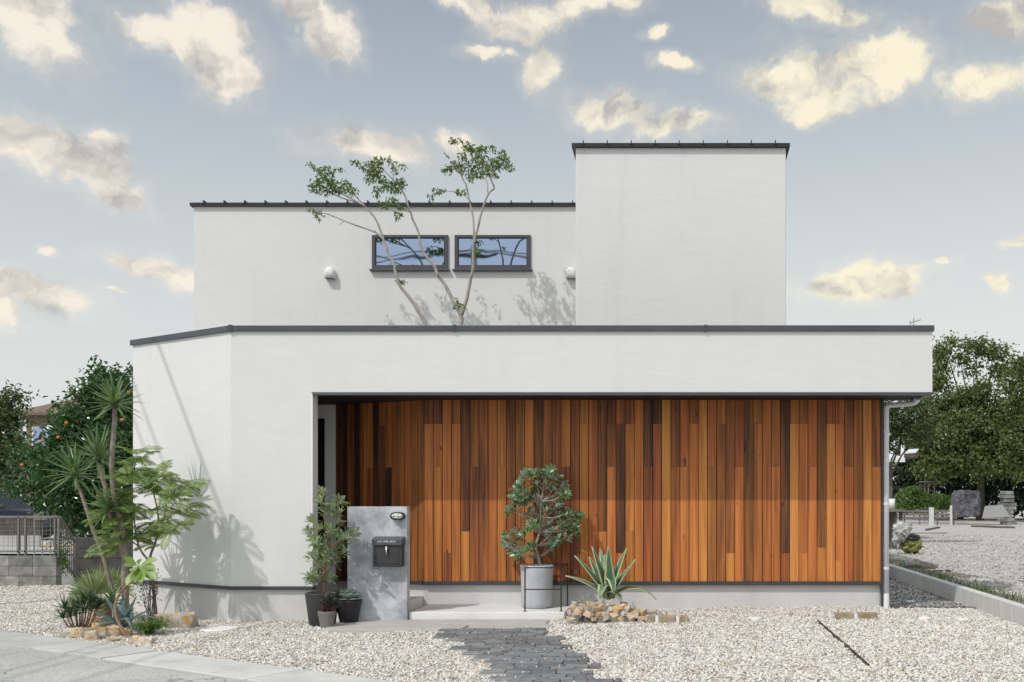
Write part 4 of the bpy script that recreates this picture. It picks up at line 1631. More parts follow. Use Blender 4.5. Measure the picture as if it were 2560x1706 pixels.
# -- black pot with a blue-green rosette
c3 = Vector(((872 - VX) / scale_at(-0.28), -0.28, 0.012))
p3 = thing('potted_rosette', c3, 'blue-green succulent rosette in a black tapered pot in front of the letterbox wall', 'potted plant', 'potted plants by the entrance')
pot('pot', c3, 0.142, 0.097, 0.268, M['potblack'], p3, 0.03)
lf = MB()
for ring, (n, t_, L_) in enumerate([(5, 0.25, 0.14), (7, 0.65, 0.17), (9, 1.05, 0.19), (8, 1.4, 0.17)]):
    for k in range(n):
        a = 2 * math.pi * k / n + ring * 0.5 + rg.uniform(-.15, .15)
        lf.blade(c3 + Vector((0, 0, 0.245)), (math.sin(t_) * math.cos(a), math.sin(t_) * math.sin(a), math.cos(t_)), L_ * rg.uniform(.9, 1.1), 0.085, 6, -0.12, 'obov', 0.35)
o = lf.build('rosette', M['leaf_rosette'], p3, smooth='leaf')
o.modifiers.new('thick', 'SOLIDIFY').thickness = 0.006

# -- round-leaved banksia in the light grey pot on the porch
z4 = zoomer(1150, 1100, 2.587)
Yt = 0.44
c4 = Vector(((1342 - VX) / scale_at(Yt), Yt, 0.114))
p4 = thing('potted_tree', c4, 'bushy white-edged shrub tree in a tall pale grey cylinder pot on the porch', 'potted plant')
m = MB()
m.lathe([(0.155, 0), (0.178, 0.02), (0.186, 0.06), (0.187, 0.25), (0.194, 0.44), (0.197, 0.50), (0.195, 0.515), (0.165, 0.515), (0.16, 0.45)], c4, 48)
m.build('pot', M['potgrey'], p4, smooth=True)
m = MB()
m.lathe([(0.01, 0.46), (0.161, 0.46)], c4, 24)
m.build('soil', M['soil'], p4)
w, lf = MB(), MB()
main = [P(*z4(515, 830), Yt), P(*z4(508, 760), Yt), P(*z4(490, 690), Yt), P(*z4(515, 600), Yt), P(*z4(520, 500), Yt), P(*z4(525, 400), Yt), P(*z4(540, 290), Yt), P(*z4(545, 190), Yt)]
branch_tube(w, main, 0.018, 0.006, 8, 0.004, rg)
CL = [(540, 160), (525, 150), (590, 195), (560, 220), (440, 215), (420, 235), (480, 220), (620, 250), (655, 270), (665, 300), (390, 290), (365, 310), (500, 290), (560, 310), (610, 310), (675, 350), (640, 340), (360, 370), (400, 350), (430, 400), (385, 400), (520, 390), (470, 360), (600, 400), (340, 440), (320, 455), (470, 460), (430, 500), (560, 460), (620, 440), (640, 430), (490, 540), (460, 560), (690, 480), (740, 490), (760, 500), (620, 500), (670, 550), (740, 560), (750, 600), (600, 590), (550, 620), (640, 630), (700, 640), (590, 660), (680, 590), (310, 630), (290, 660), (370, 600), (400, 620), (330, 690), (400, 670), (380, 740), (355, 720), (460, 700), (590, 700), (540, 560), (575, 540), (530, 440), (650, 600), (610, 665), (310, 680)]
for (zx, zy) in CL:
    if rg.random() < 0.08:
        continue
    tip = P(*z4(zx, zy), Yt + rg.uniform(-0.2, 0.2))
    zz = tip.z - 0.12
    best = min(main[1:], key=lambda q: abs(q.z - zz) + 0.2 * (q - tip).length)
    w.tube([best, (best + tip) / 2 + Vector((0, 0, -0.03)), tip], [0.008, 0.006, 0.004], 5)
    whorl(lf, tip, (tip - best).normalized() + Vector((0, -0.25, 0.35)), 22, 0.094, 0.042, 'obov', rg, (0.4, 1.6), 0.2)
w.build('trunk', M['barkgrey'], p4, smooth=True)
lf.build('crown', M['leaf_banksia2'], p4, smooth='leaf')
for (zx, zy) in [(627, 575), (682, 615)]:
    fb = MB()
    fb.ball(P(*z4(zx, zy), Yt - 0.24), 0.022, 0.022, 0.034)
    fb.build('flower_spike', M['stembrown'], p4, smooth=True)

# -- black steel frame round that pot
rk = thing('pot_frame', (-1.6, 0.36, 0.114), 'thin black square-bar steel frame standing round the pale pot', 'frame')
ya, yb_ = 0.035, 0.69
xa, xb = (1312.5 - VX) / scale_at(ya), (1403 - VX) / scale_at(ya)
zt_ = EYE - (1418 - VY) / scale_at(ya)
zm_ = EYE - (1474 - VY) / scale_at(ya)
rr_ = 0.0075
for (x, y) in ((xa, ya), (xb, ya), (xb, yb_), (xa, yb_)):
    m = MB()
    m.box(x - rr_, x + rr_, y - rr_, y + rr_, 0.113, zt_)
    m.box(x - 0.02, x + 0.02, y - 0.02, y + 0.02, 0.1132, 0.118)
    m.build('post', M['black'], rk)
for z in (zt_ - rr_, zm_):
    m = MB()
    m.box(xa, xb, ya - rr_ * .8, ya + rr_ * .8, z - rr_ * .8, z + rr_ * .8)
    m.build('rail', M['black'], rk)
    if z > zm_:
        m = MB()
        m.box(xb - rr_ * .8, xb + rr_ * .8, ya, yb_, z - rr_ * .8, z + rr_ * .8)
        m.build('rail', M['black'], rk)
        m = MB()
        m.box(xa, xb, yb_ - rr_ * .8, yb_ + rr_ * .8, z - rr_ * .8, z + rr_ * .8)
        m.build('rail', M['black'], rk)


# -- agaves
def agave_leaf(mb, base, tip, W, droop, side=None, n=9):
    v = tip - base
    L = v.length
    # start higher so that the drooping blade ends near the tip
    d = (v.normalized() + Vector((0, 0, droop * 0.95))).normalized()
    mb.blade(base, d, L * (1 + 0.15 * droop), W, n, droop, 'agave', 0.42, up=side or Vector((0, -0.35, 1)))


Ya = 0.05
ag = thing('variegated_agave', P(1523, 1510, Ya), 'large agave with cream-edged green leaves growing out of the rock pile', 'agave')
base = P(*z4(962, 1025), Ya)
lf = MB()
LV = [((855, 690), -.10, 60, 0.0), ((745, 750), -.12, 62, .06), ((690, 876), -.1, 46, .22), ((835, 755), .12, 50, 0.0), ((938, 740), .1, 62, 0), ((958, 690), -.1, 56, 0),
      ((1075, 700), -.05, 58, 0.0), ((1132, 773), -.12, 60, .05), ((1275, 985), -.05, 40, .75), ((880, 850), .15, 50, .1), ((1000, 830), .2, 60, .0), ((905, 700), .25, 50, 0), ((1040, 860), .2, 50, .1)]
for ((zx, zy), dy, wz, dr) in LV:
    tip = P(*z4(zx, zy), Ya + dy * 1.3)
    agave_leaf(lf, base + Vector((rg.uniform(-.03, .03), dy * .2, 0)), tip, 1.2 * wz / 2.587 / scale_at(Ya), dr)
lf.blade(base + Vector((0, -.03, .16)), (0.18, -0.55, 0.75), 0.36, 0.115, 8, 1.3, 'agave', 0.35)
lf.blade(base + Vector((-.02, -.03, .10)), (-0.2, -0.6, 0.7), 0.30, 0.12, 8, 1.3, 'agave', 0.35)
lf.blade(base + Vector((-.02, -.03, .05)), (0.6, -0.5, 0.4), 0.26, 0.09, 8, 0.7, 'agave', 0.35)
o = lf.build('leaves', M['leaf_agave'], ag, smooth='leaf')
o.modifiers.new('thick', 'SOLIDIFY').thickness = 0.009


def rock_mesh(c, sx, sy, sz, seed):
    r = random.Random(seed)
    bm = bmesh.new()
    for i in (-1, 1):
        for j in (-1, 1):
            for k in (-1, 1):
                if r.random() < 0.12:
                    continue
                bm.verts.new((i * sx * r.uniform(.45, 1.0), j * sy * r.uniform(.45, 1.0), k * sz * r.uniform(.5, .95)))
    for k in range(3):
        v = Vector((r.gauss(0, 1), r.gauss(0, 1), r.gauss(0, 1))).normalized()
        bm.verts.new((v.x * sx, v.y * sy, v.z * sz))
    res = bmesh.ops.convex_hull(bm, input=bm.verts)
    dele = [e for e in res['geom_interior'] if isinstance(e, bmesh.types.BMVert)]
    bmesh.ops.delete(bm, geom=dele, context='VERTS')
    bmesh.ops.bevel(bm, geom=bm.edges[:], offset=min(sx, sz) * 0.045, segments=1, affect='EDGES')
    bmesh.ops.recalc_face_normals(bm, faces=bm.faces)
    me = bpy.data.meshes.new('rock')
    bm.to_mesh(me)
    bm.free()
    me.materials.append(M['rock'])
    return me


def rock(c, sx, sy, sz, seed, label, group, rot=None):
    o = bpy.data.objects.new('rock', rock_mesh(c, sx, sy, sz, seed))
    link(o, None, c)
    r = random.Random(seed + 1)
    o.rotation_euler = rot if rot else (r.uniform(-.4, .4), r.uniform(-.5, .5), r.uniform(0, 6.28))
    return tag(o, label, 'rock', group)


RL = 'angular tan and grey broken rock heaped in the pile around the cream-edged agave'
PILE = [(735, 1085, 34, 40, -.25), (765, 1100, 60, 45, -.55), (712, 1120, 30, 40, -.45), (700, 1148, 30, 24, -.65), (790, 1065, 44, 26, -.1), (845, 1060, 50, 26, 0), (830, 1090, 40, 24, -.3),
        (835, 1132, 52, 34, -.65), (875, 1098, 46, 34, -.5), (880, 1062, 36, 22, -.05), (915, 1082, 50, 34, -.4), (940, 1128, 40, 26, -.65), (970, 1100, 40, 30, -.5), (960, 1075, 36, 20, -.2), (990, 1150, 52, 40, -.6), (1040, 1162, 40, 30, -.62),
        (1015, 1105, 56, 50, -.5), (1050, 1085, 46, 34, -.3), (1085, 1105, 50, 44, -.35), (1130, 1130, 48, 50, -.55), (1175, 1120, 56, 40, -.5), (1175, 1160, 56, 34, -.7), (1100, 1155, 44, 34, -.6), (760, 1140, 46, 34, -.7), (800, 1115, 36, 30, -.5),
        (905, 1130, 36, 26, -.62), (1000, 1070, 34, 26, -.1), (740, 1060, 30, 22, 0.05), (780, 1042, 36, 20, .2), (870, 1045, 40, 20, .2), (1065, 1125, 40, 34, -.55), (720, 1160, 40, 26, -.7), (1060, 1062, 40, 24, 0.1), (950, 1155, 40, 24, -.7), (870, 1160, 36, 22, -.7)]
for i, (zx, zy, wz, hz, Yr) in enumerate(PILE):
    Yr = Yr * 0.75 + 0.0
    s = scale_at(Yr) * 2.587
    c = P(*z4(zx, zy), Yr)
    rock(c, wz / s * .72, wz / s * .6, hz / s * .70, 100 + i, RL, 'rocks piled round the agave')
# soil mound that carries the pile
mm = MB()
mc = P(1523, 1530, -0.05)
mm.lathe([(0.47, -0.16), (0.40, 0.0), (0.26, 0.07), (0.08, 0.10)], Vector((mc.x, -0.12, 0.10)), 24)
o = mm.build('rock_mound_soil', M['soil'], smooth=True)
o['kind'] = 'structure'

# -- low brick stubs
def brick_stub(x0, x1, Y, lab, col):
    pass


BR = concrete('old_brick', (0.24, 0.17, 0.11), (0.42, 0.36, 0.27), 9.0, 0.25, 0.5, (0.10, 0.09, 0.06), 0.008)
MO = M['white']


def edging(name, spans, Y, zt_px, zb_px, label):
    s = scale_at(Y)
    z0_, z1_ = EYE - (zb_px - VY) / s, EYE - (zt_px - VY) / s
    x0_ = (spans[0][0] - VX) / s
    t = thing(name, ((spans[0][0] + spans[-1][1]) / 2 / s - VX / s, Y, z0_), label, 'edging', 'low stone edgings in the gravel')
    for (a, b_) in spans:
        m = MB()
        m.box((a - VX) / s, (b_ - VX) / s, Y, Y + 0.11, z0_ - 0.05, z1_ + rg.uniform(-.006, .003))
        m.build('stone', BR, t, bevel=0.010)
    for (sp, sn) in zip(spans, spans[1:]):
        m = MB()
        m.box((sp[1] - VX) / s + .001, (sn[0] - VX) / s - .001, Y + 0.008, Y + 0.10, z0_ - 0.05, z1_ - 0.008)
        m.build('mortar', MO, t)
    return t


edging('stone_edging', [(1618, 1638), (1646, 1690), (1698, 1720)], -0.62, 1541, 1558, 'row of three mossy stone blocks with white mortar joining the rock pile')
edging('stone_edging', [(2090, 2136), (2144, 2194)], -0.42, 1533, 1550, 'pair of tan stone blocks with white mortar alone near the right house corner')


# -- inspection covers
def cover(px, py, r, label, z):
    c = G(px, py, z)
    m = MB()
    m.lathe([(r, -0.03), (r, 0.006), (r - .01, 0.012), (r - .02, 0.010), (0.01, 0.011)], c, 36)
    tag(m.build('inspection_cover', M['white'], origin=c, smooth=False), label, 'cover', 'white inspection covers in the gravel')


cover(546, 1573, 0.185, 'large round white inspection cover near the angled wall corner', 0.012)
cover(1890, 1546, 0.07, 'small white cover in the gravel before the cedar wall, left of the stone pair', 0.085)
cover(2311, 1546, 0.075, 'small white cover in the gravel just right of the downpipe', 0.088)
cover(2407, 1549, 0.072, 'small white cover in the gravel nearest the concrete kerb', 0.088)
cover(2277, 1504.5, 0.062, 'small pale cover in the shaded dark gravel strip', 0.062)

# -- left garden
z2 = zoomer(0, 1250, 3.438)
z1_ = zoomer(0, 900, 3.92)
z8 = zoomer(130, 1420, 5.472)


def yucca_head(mb, c, L, n, rg, lean=(0, 0, 1), W=0.046):
    d, s, u = basis(lean)
    for k in range(n):
        f = k / n
        t = 0.12 + 2.0 * f ** 0.9
        a = 2.4 * k + rg.uniform(-.25, .25)
        v = d * math.cos(t) + (s * math.cos(a) + u * math.sin(a)) * math.sin(t)
        mb.blade(Vector(c) - d * 0.05 * f, v, L * rg.uniform(.8, 1.1), W * rg.uniform(.85, 1.15), 5, 0.05 + 0.22 * f * rg.random(), 'sword', 0.45, up=d)


rg = random.Random(51)
Y1 = -0.4
yb = thing('yucca', P(312, 1565, Y1), 'tallest yucca with thick ringed trunk and three spiky heads beside the angled wall', 'yucca', 'yuccas in the left garden')
w = MB()
branch_tube(w, [P(315, 1580, Y1), P(314, 1520, Y1), P(312, 1440, Y1), P(312, 1375, Y1), P(300, 1300, Y1), P(283, 1220, Y1), P(279, 1150, Y1), P(284, 1080, Y1), P(288, 1012, Y1)], 0.040, 0.022, 10, 0.003, rg)
branch_tube(w, [P(308, 1390, Y1), P(285, 1300, Y1 + .05), P(262, 1215, Y1 + .08), P(250, 1165, Y1 + .1), P(246, 1140, Y1 + .1)], 0.032, 0.018, 8, 0.002, rg)
branch_tube(w, [P(310, 1400, Y1), P(295, 1345, Y1 - .05), P(268, 1275, Y1 - .1)], 0.026, 0.016, 8, 0.002, rg)
w.build('trunk', M['bark'], yb, smooth=True)
for (c, L_, n, ln) in [(P(287, 1006, Y1), 0.35, 48, (0, -.05, 1)), (P(246, 1140, Y1 + .1), 0.39, 44, (-.1, 0, 1)), (P(266, 1270, Y1 - .1), 0.33, 30, (-.35, -.2, .9))]:
    lf = MB()
    yucca_head(lf, c, L_, n, rg, ln)
    lf.build('leaf_head', M['leaf_yucca'], yb, smooth='leaf')
Y2 = -0.28
ya_ = thing('yucca', P(288, 1560, Y2), 'slim yucca with one long bare leaning trunk and a single head on the left', 'yucca', 'yuccas in the left garden')
w = MB()
branch_tube(w, [P(292, 1560, Y2), P(280, 1480, Y2), P(262, 1405, Y2), P(235, 1330, Y2), P(210, 1255, Y2), P(190, 1200, Y2), P(186, 1180, Y2)], 0.026, 0.016, 9, 0.003, rg)
w.build('trunk', M['bark'], ya_, smooth=True)
lf = MB()
yucca_head(lf, P(185, 1180, Y2), 0.39, 44, rg, (-.12, -.1, 1))
lf.build('leaf_head', M['leaf_yucca'], ya_, smooth='leaf')
Y3 = -0.55
yc = thing('yucca', P(279, 1505, Y3), 'young stemless green yucca tuft between the fan palm and the blue agave', 'yucca', 'yuccas in the left garden')
lf = MB()
yucca_head(lf, P(279, 1502, Y3), 0.22, 24, rg, (0, -.1, 1), 0.042)
lf.build('leaf_head', M['leaf_yucca'], yc, smooth='leaf')

# fan palm
Y4 = -0.05
fp = thing('fan_palm', P(262, 1545, Y4), 'low fan palm with fanned pale green leaves behind the blue agave', 'palm')
w = MB()
w.tube([P(258, 1560, Y4), P(258, 1530, Y4), P(256, 1500, Y4)], [0.10, 0.09, 0.05], 10)
w.build('trunk', M['stembrown'], fp, smooth=True)
for (px, py, dy, ax, L_, sp) in [(236, 1487, -.12, (-0.28, -0.25, 0.92), 0.33, 1.75), (285, 1478, .1, (0.30, -0.1, 0.95), 0.31, 1.5), (250, 1480, .15, (0.0, 0.1, 1), 0.33, 1.6), (215, 1500, 0.0, (-.9, -.2, .35), 0.22, 1.3)]:
    lf = MB()
    c = P(px, py, Y4 + dy)
    d = Vector(ax).normalized()
    nrm = Vector((0.15, -1, 0.35)).normalized()
    s = d.cross(nrm).normalized()
    n = 34
    for k in range(n):
        a = (k / (n - 1) - .5) * 2 * sp
        v = d * math.cos(a) + s * math.sin(a)
        lf.blade(c, v, L_ * (1 - .18 * abs(a) / sp) * rg.uniform(.94, 1.05), 0.021, 4, rg.uniform(.0, .10), 'lance', 0.5, up=nrm)
    lf.tube([P(258, 1525, Y4), c], [0.008, 0.006], 5)
    lf.build('fan_leaf', M['leaf_palm'], fp, smooth='leaf')

# aloe bush
Y5 = -0.58
al = thing('aloe_bush', P(215, 1572, Y5), 'dark spiky aloe bush with bare brown stems at the gravel edge', 'aloe')
w, lf = MB(), MB()
for (zx, zy) in [(170, 560), (240, 600), (330, 560), (320, 640), (420, 480), (480, 440), (520, 520), (560, 470), (600, 560), (430, 590), (150, 690), (640, 520), (380, 520), (540, 600), (250, 660)]:
    t_ = P(*z8(zx, zy), Y5 + rg.uniform(-.2, .2))
    b_ = P(*z8(330 + (zx - 330) * .45 + 30, 830), Y5 + rg.uniform(-.1, .1))
    w.tube([b_, (b_ + t_) / 2 + Vector((0, 0, -.03)), t_], [0.009, 0.008, 0.006], 6)
    for k in range(22):
        a = 2.4 * k
        th = rg.uniform(.3, 1.7)
        v = (math.sin(th) * math.cos(a), math.sin(th) * math.sin(a), math.cos(th))
        lf.blade(t_, v, rg.uniform(.12, .20), 0.023, 5, rg.uniform(-.15, .35), 'sword', 0.5)
w.build('stem', M['stembrown'], al, smooth=True)
lf.build('foliage', M['leaf_aloe'], al, smooth='leaf')

# blue agave
Y6 = -0.75
ba = thing('blue_agave', P(305, 1575, Y6), 'blue-grey broad-leaved agave among the rocks under the yuccas', 'agave')
base = P(*z8(985, 800), Y6)
lf = MB()
for ((zx, zy), dy, wz, dr) in [((985, 440), -.05, 150, 0), ((745, 420), .02, 100, 0), ((800, 440), .15, 110, 0), ((1150, 385), 0, 110, 0), ((930, 420), .15, 110, 0), ((1318, 580), -.1, 70, .1), ((1400, 672), -.25, 60, .35),
                               ((590, 600), -.05, 80, .15), ((600, 790), -.25, 60, .5), ((850, 520), -.15, 110, 0), ((1090, 480), .15, 110, 0), ((700, 690), .2, 70, .2), ((1100, 800), -.4, 60, .6)]:
    tip = P(*z8(zx, zy), Y6 + dy * 1.4)
    agave_leaf(lf, base + Vector((rg.uniform(-.03, .03), dy * .2, 0)), tip, wz / 5.472 / scale_at(Y6), dr)
o = lf.build('leaves', M['leaf_blue'], ba, smooth='leaf')
o.modifiers.new('thick', 'SOLIDIFY').thickness = 0.008

# plumeria with curved bare stem
Y7 = -1.15
pl = thing('plumeria', P(320, 1598, -1.45), 'large-leaved plant on a curved bare brown stem in front of the yucca trunk', 'plant')
w = MB()
branch_tube(w, [P(321, 1600, -1.4), P(306, 1575, -1.35), P(291, 1545, -1.3), P(288, 1515, -1.25), P(297, 1488, -1.2), P(318, 1462, Y7), P(338, 1435, Y7), P(346, 1420, Y7)], 0.016, 0.010, 8, 0.001, rg)
w.build('stem', M['stembrown'], pl, smooth=True)
lf = MB()
hc = P(346, 1417, Y7)
for k, (zx, zy, dy) in enumerate([(1075, 495, -.05), (1065, 560, -.1), (1100, 730, -.12), (1165, 710, -.2), (1215, 715, -.2), (1330, 690, -.1), (1330, 600, -.05), (1345, 515, 0), (1200, 510, .1), (1290, 545, .12), (1130, 620, -.18)]):
    tip = P(*z2(zx, zy), Y7 + dy)
    v = tip - hc
    lf.blade(hc, v.normalized() + Vector((0, 0, .25)), v.length * 1.08, v.length * 0.40, 7, .28, 'obov', 0.2, up=Vector((0, -.8, .6)))
lf.build('foliage', M['leaf_plumeria'], pl, smooth='leaf')

# feathery sapling
rg = random.Random(61)
Y8 = 0.05
ja = thing('feathery_sapling', P(392, 1550, Y8), 'light green feathery-leaved young tree with forked stems against the angled wall', 'tree')
w = MB()
branch_tube(w, [P(391, 1552, Y8), P(386, 1500, Y8), P(382, 1455, Y8), P(374, 1400, Y8), P(392, 1345, Y8 - .1), P(396, 1290, Y8 - .2), P(380, 1215, Y8 - .25)], 0.024, 0.007, 8, 0.002, rg)
branch_tube(w, [P(376, 1405, Y8), P(348, 1370, Y8), P(335, 1300, Y8 - .05), P(330, 1220, Y8 - .1), P(340, 1150, Y8 - .1)], 0.014, 0.005, 7, 0.002, rg)
branch_tube(w, [P(394, 1345, Y8 - .1), P(412, 1290, Y8 - .3), P(418, 1245, Y8 - .45), P(428, 1200, Y8 - .5)], 0.012, 0.004, 7, 0.002, rg)
branch_tube(w, [P(346, 1366, Y8), P(300, 1330, Y8 - .2), P(275, 1300, Y8 - .25)], 0.009, 0.004, 6, 0.002, rg)
lf = MB()


def frond(mb, p, d, L, rg, npair=9, pl_=0.09):
    d = Vector(d).normalized()
    q = Vector(p)
    up = Vector((rg.uniform(-.2, .2), -0.45, 1)).normalized()
    for i in range(npair):
        t = (i + 1) / npair
        dd = (d + Vector((0, 0, -1)) * 0.9 * t).normalized()
        q = q + dd * (L / npair)
        _, s, nn = basis(dd, up)
        ln = pl_ * math.sin(math.pi * (0.12 + 0.8 * t)) + 0.012
        for sg in (-1, 1):
            mb.blade(q, s * sg + dd * 0.75 + Vector((0, 0, -.12)), ln * rg.uniform(.85, 1.15), 0.014, 3, 0.25, 'lance', 0.15, up=nn)
    mb.tube([Vector(p), Vector(p) + d * L * .5 + Vector((0, 0, -.04 * L)), q], [0.003, 0.0025, 0.0015], 4)


for (px, py, n, dy) in [(345, 1140, 7, -.1), (330, 1180, 6, -.15), (300, 1190, 5, -.2), (370, 1200, 5, 0), (340, 1230, 6, -.1), (385, 1190, 4, 0), (425, 1195, 8, 0), (450, 1215, 5, 0), (400, 1240, 6, 0), (440, 1250, 7, -.05), (465, 1280, 5, -.05), (415, 1290, 5, 0),
                        (280, 1250, 5, -.25), (270, 1300, 6, -.25), (290, 1330, 5, -.25), (385, 1310, 5, 0), (430, 1320, 5, 0), (365, 1340, 4, 0), (330, 1280, 5, -.15), (320, 1340, 4, -.15), (280, 1370, 5, -.3), (300, 1270, 4, -.2), (390, 1350, 4, 0)]:
    dy = dy - (0.5 if px > 400 else 0.25) + rg.uniform(-.12, .12)
    c = P(px, py, Y8 + dy)
    for k in range(n + 4):
        a = rg.uniform(0, 6.28)
        el = rg.uniform(-.1, 1.1)
        frond(lf, c + Vector((rg.uniform(-.07, .07), rg.uniform(-.12, .12), rg.uniform(-.07, .07))), (math.cos(a) * math.cos(el), math.sin(a) * .7 * math.cos(el), math.sin(el)), rg.uniform(.17, .29), rg, 12, 0.085)
w.build('trunk', M['bark'], ja, smooth=True)
lf.build('crown', M['leaf_feather'], ja, smooth='leaf')

# thin twiggy shrub
Y9 = -0.1
ts = thing('twiggy_shrub', P(378, 1560, Y9), 'thin twiggy shrub with tiny grey-green leaves at the foot of the sapling', 'shrub')
w = MB()
pts_ = []
for k in range(10):
    a = P(376 + rg.uniform(-4, 4), 1556, Y9 + rg.uniform(-.03, .03))
    e_ = P(rg.uniform(330, 412), rg.uniform(1400, 1490), Y9 + rg.uniform(-.2, .2))
    mid = (a + e_) / 2 + Vector((rg.uniform(-.03, .03), 0, .05))
    w.tube([a, mid, e_], [0.005, 0.004, 0.002], 4)
    for j_ in range(26):
        t_ = rg.uniform(.35, 1.0)
        b_ = a.lerp(mid, t_ * 2) if t_ < .5 else mid.lerp(e_, t_ * 2 - 1)
        pts_.append(b_ + Vector((rg.gauss(0, .03), rg.gauss(0, .03), rg.gauss(0, .03))))
w.build('stem', M['barkdark'], ts)
V, F = leaf_quads(np.array([tuple(p) for p in pts_]), 0.03, 0.014)
big_mesh('foliage', M['leaf_small'], V, F, ts)

# asparagus fern
Y10 = -1.1
af = thing('foxtail_fern', P(372, 1590, Y10), 'fluffy bright green fern mound between the front rocks', 'fern')
lf = MB()
for k in range(70):
    a = rg.uniform(0, 6.28)
    r_ = rg.uniform(.1, .30)
    b_ = P(372, 1590, Y10)
    mid = b_ + Vector((math.cos(a) * r_ * .5, math.sin(a) * r_ * .4, rg.uniform(.12, .22)))
    e_ = b_ + Vector((math.cos(a) * r_ * 1.1 + .02, math.sin(a) * r_ * .7, rg.uniform(.03, .17)))
    for j_ in range(30):
        t_ = rg.uniform(.1, 1)
        q = b_.lerp(mid, t_).lerp(mid.lerp(e_, t_), t_)
        v = (rg.gauss(0, 1), rg.gauss(0, 1), rg.gauss(.2, 1))
        lf.blade(q, v, rg.uniform(.03, .06), 0.008, 2, .1, 'lance', .1)
lf.build('foliage', M['leaf_fern'], af, smooth='leaf')

# rocks of the left garden
LR = [(360, 905, 235, 130, 'long pale grey rock at the front left of the garden bed'), (180, 928, 100, 46, 'small flat tan rock at the far left of the garden bed'),
      (550, 945, 180, 120, 'squarish orange and tan rock on the pavement edge'), (690, 955, 150, 80, 'tilted tan slab rock leaning right on the pavement edge'),
      (690, 735, 170, 90, 'ochre rock behind the left leaves of the blue agave'), (640, 815, 120, 90, 'upright cream rock beside the blue agave'),
      (700, 870, 90, 60, 'small yellow-orange wedge rock in the middle of the bed'), (880, 890, 200, 120, 'dark-sided grey rock at the foot of the blue agave'),
      (850, 1002, 180, 60, 'low flat brown rock nearest the pavement'), (1230, 1022, 300, 100, 'broad pale tan rock in front of the fern mound'),
      (1755, 740, 470, 190, 'largest layered brown and ochre rock against the angled wall'), (570, 690, 100, 110, 'brown rock under the aloe bush'),
      (770, 865, 80, 60, 'tiny rust orange rock under the agave'), (1010, 905, 140, 80, 'rust orange rock right of the blue agave base'), (1310, 715, 190, 60, 'grey rock half hidden behind the fern')]
for i, (zx, zy, wz, hz, lab) in enumerate(LR):
    px, py = z8(zx, zy)
    gp = G(px, py + hz / 5.472 * .42, 0.0)
    Yr = gp.y + 0.05
    s = scale_at(Yr) * 5.472
    c = P(px, py, Yr)
    rock(c + Vector((0, 0, .015)), wz / s * .70, min(wz, 1.3 * hz) / s * .6, hz / s * .74, 300 + i, lab, 'rocks in the left garden', (rg.uniform(-.1, .1), rg.uniform(-.15, .15) if i != 3 else -.35, rg.uniform(-.3, .3)))


# ------------------------------------------------------------------ background helper: trees
def lobed_tree(name, label, cat, group, base, lobes, mat, barkmat, nclump, perclump, L, W, rclump, seed, trunk_r=0.12, droop=0.1, trunk_top=None):
    r = np.random.default_rng(seed)
    t = thing(name, base, label, cat, group)
    base = Vector(base)
    w = MB()
    top = trunk_top or Vector((base.x, base.y, sum(l[2] for l in lobes) / len(lobes)))
    w.tube([base - Vector((0, 0, .1)), base.lerp(top, .5) + Vector((.06, 0, 0)), top], [trunk_r, trunk_r * .75, trunk_r * .4], 9)
    for l in lobes:
        e = Vector(l[:3])
        w.tube([base.lerp(top, .45), base.lerp(top, .6).lerp(e, .5) + Vector((0, 0, -.1)), e], [trunk_r * .42, trunk_r * .24, trunk_r * .07], 6)
    w.build('trunk', barkmat, t, smooth=True)
    Cs, Os = [], []
    vol = np.array([l[3] * l[5] for l in lobes])
    for l, v in zip(lobes, vol / vol.sum()):
        n = max(3, int(nclump * v))
        u = unit(r.normal(size=(n, 3)))
        rad = r.uniform(0, 1, (n, 1)) ** 0.4
        cc = np.array(l[:3]) + u * rad * np.array(l[3:6])
        for c, uu in zip(cc, u):
            m = perclump + int(r.integers(-perclump // 3, perclump // 3 + 1))
            q = r.normal(size=(m, 3)) * rclump * np.array([1, 1, .75]) * r.uniform(.6, 1.3)
            Cs.append(c + q)
            Os.append(unit(q) * .7 + uu * .5)
    Cs, Os = np.concatenate(Cs), np.concatenate(Os)
    V, F = leaf_quads(Cs, L, W, Os, droop, 0.8, 0.5, 0.3, r)
    big_mesh('crown', mat, V, F, t)
    return t


def lobe(px, py, rpx, rpy, Y, dy=0.0, depth=None):
    c = P(px, py, Y + dy)
    s = scale_at(Y)
    return (c.x, c.y, c.z, rpx / s, depth if depth else rpx / s, rpy / s)


# -- left background
YC = 10.0
lob = [lobe(290, 985, 62, 75, YC, .4, .7), (lobe(275, 935, 30, 35, YC, .4, .4)), lobe(230, 1050, 70, 75, YC, 0, .9), lobe(165, 1100, 65, 65, YC, -.3, .9), lobe(105, 1150, 58, 55, YC, -.2, .8), lobe(95, 1215, 52, 50, YC, -.3, .8),
       lobe(190, 1190, 80, 80, YC, -.6, .9), lobe(280, 1130, 80, 90, YC, -.2, 1), lobe(270, 1230, 90, 70, YC, -.4, 1), lobe(330, 1040, 60, 90, YC, .3, .9), lobe(150, 1260, 70, 45, YC, -.5, .8), lobe(340, 1200, 60, 100, YC, 0, .9), lobe(240, 1300, 70, 35, YC, -.2, .7), lobe(210, 985, 30, 35, YC, .2, .5)]
ct_ = lobed_tree('citrus_tree', 'big glossy dark green citrus tree with orange fruit beside the house left wall', 'tree', None, (P(250, 1250, YC).x, YC, 0), lob, M['leaf_citrus'], M['barkdark'], 520, 36, 0.12, 0.06, 0.14, 71, 0.12)
rg = random.Random(77)
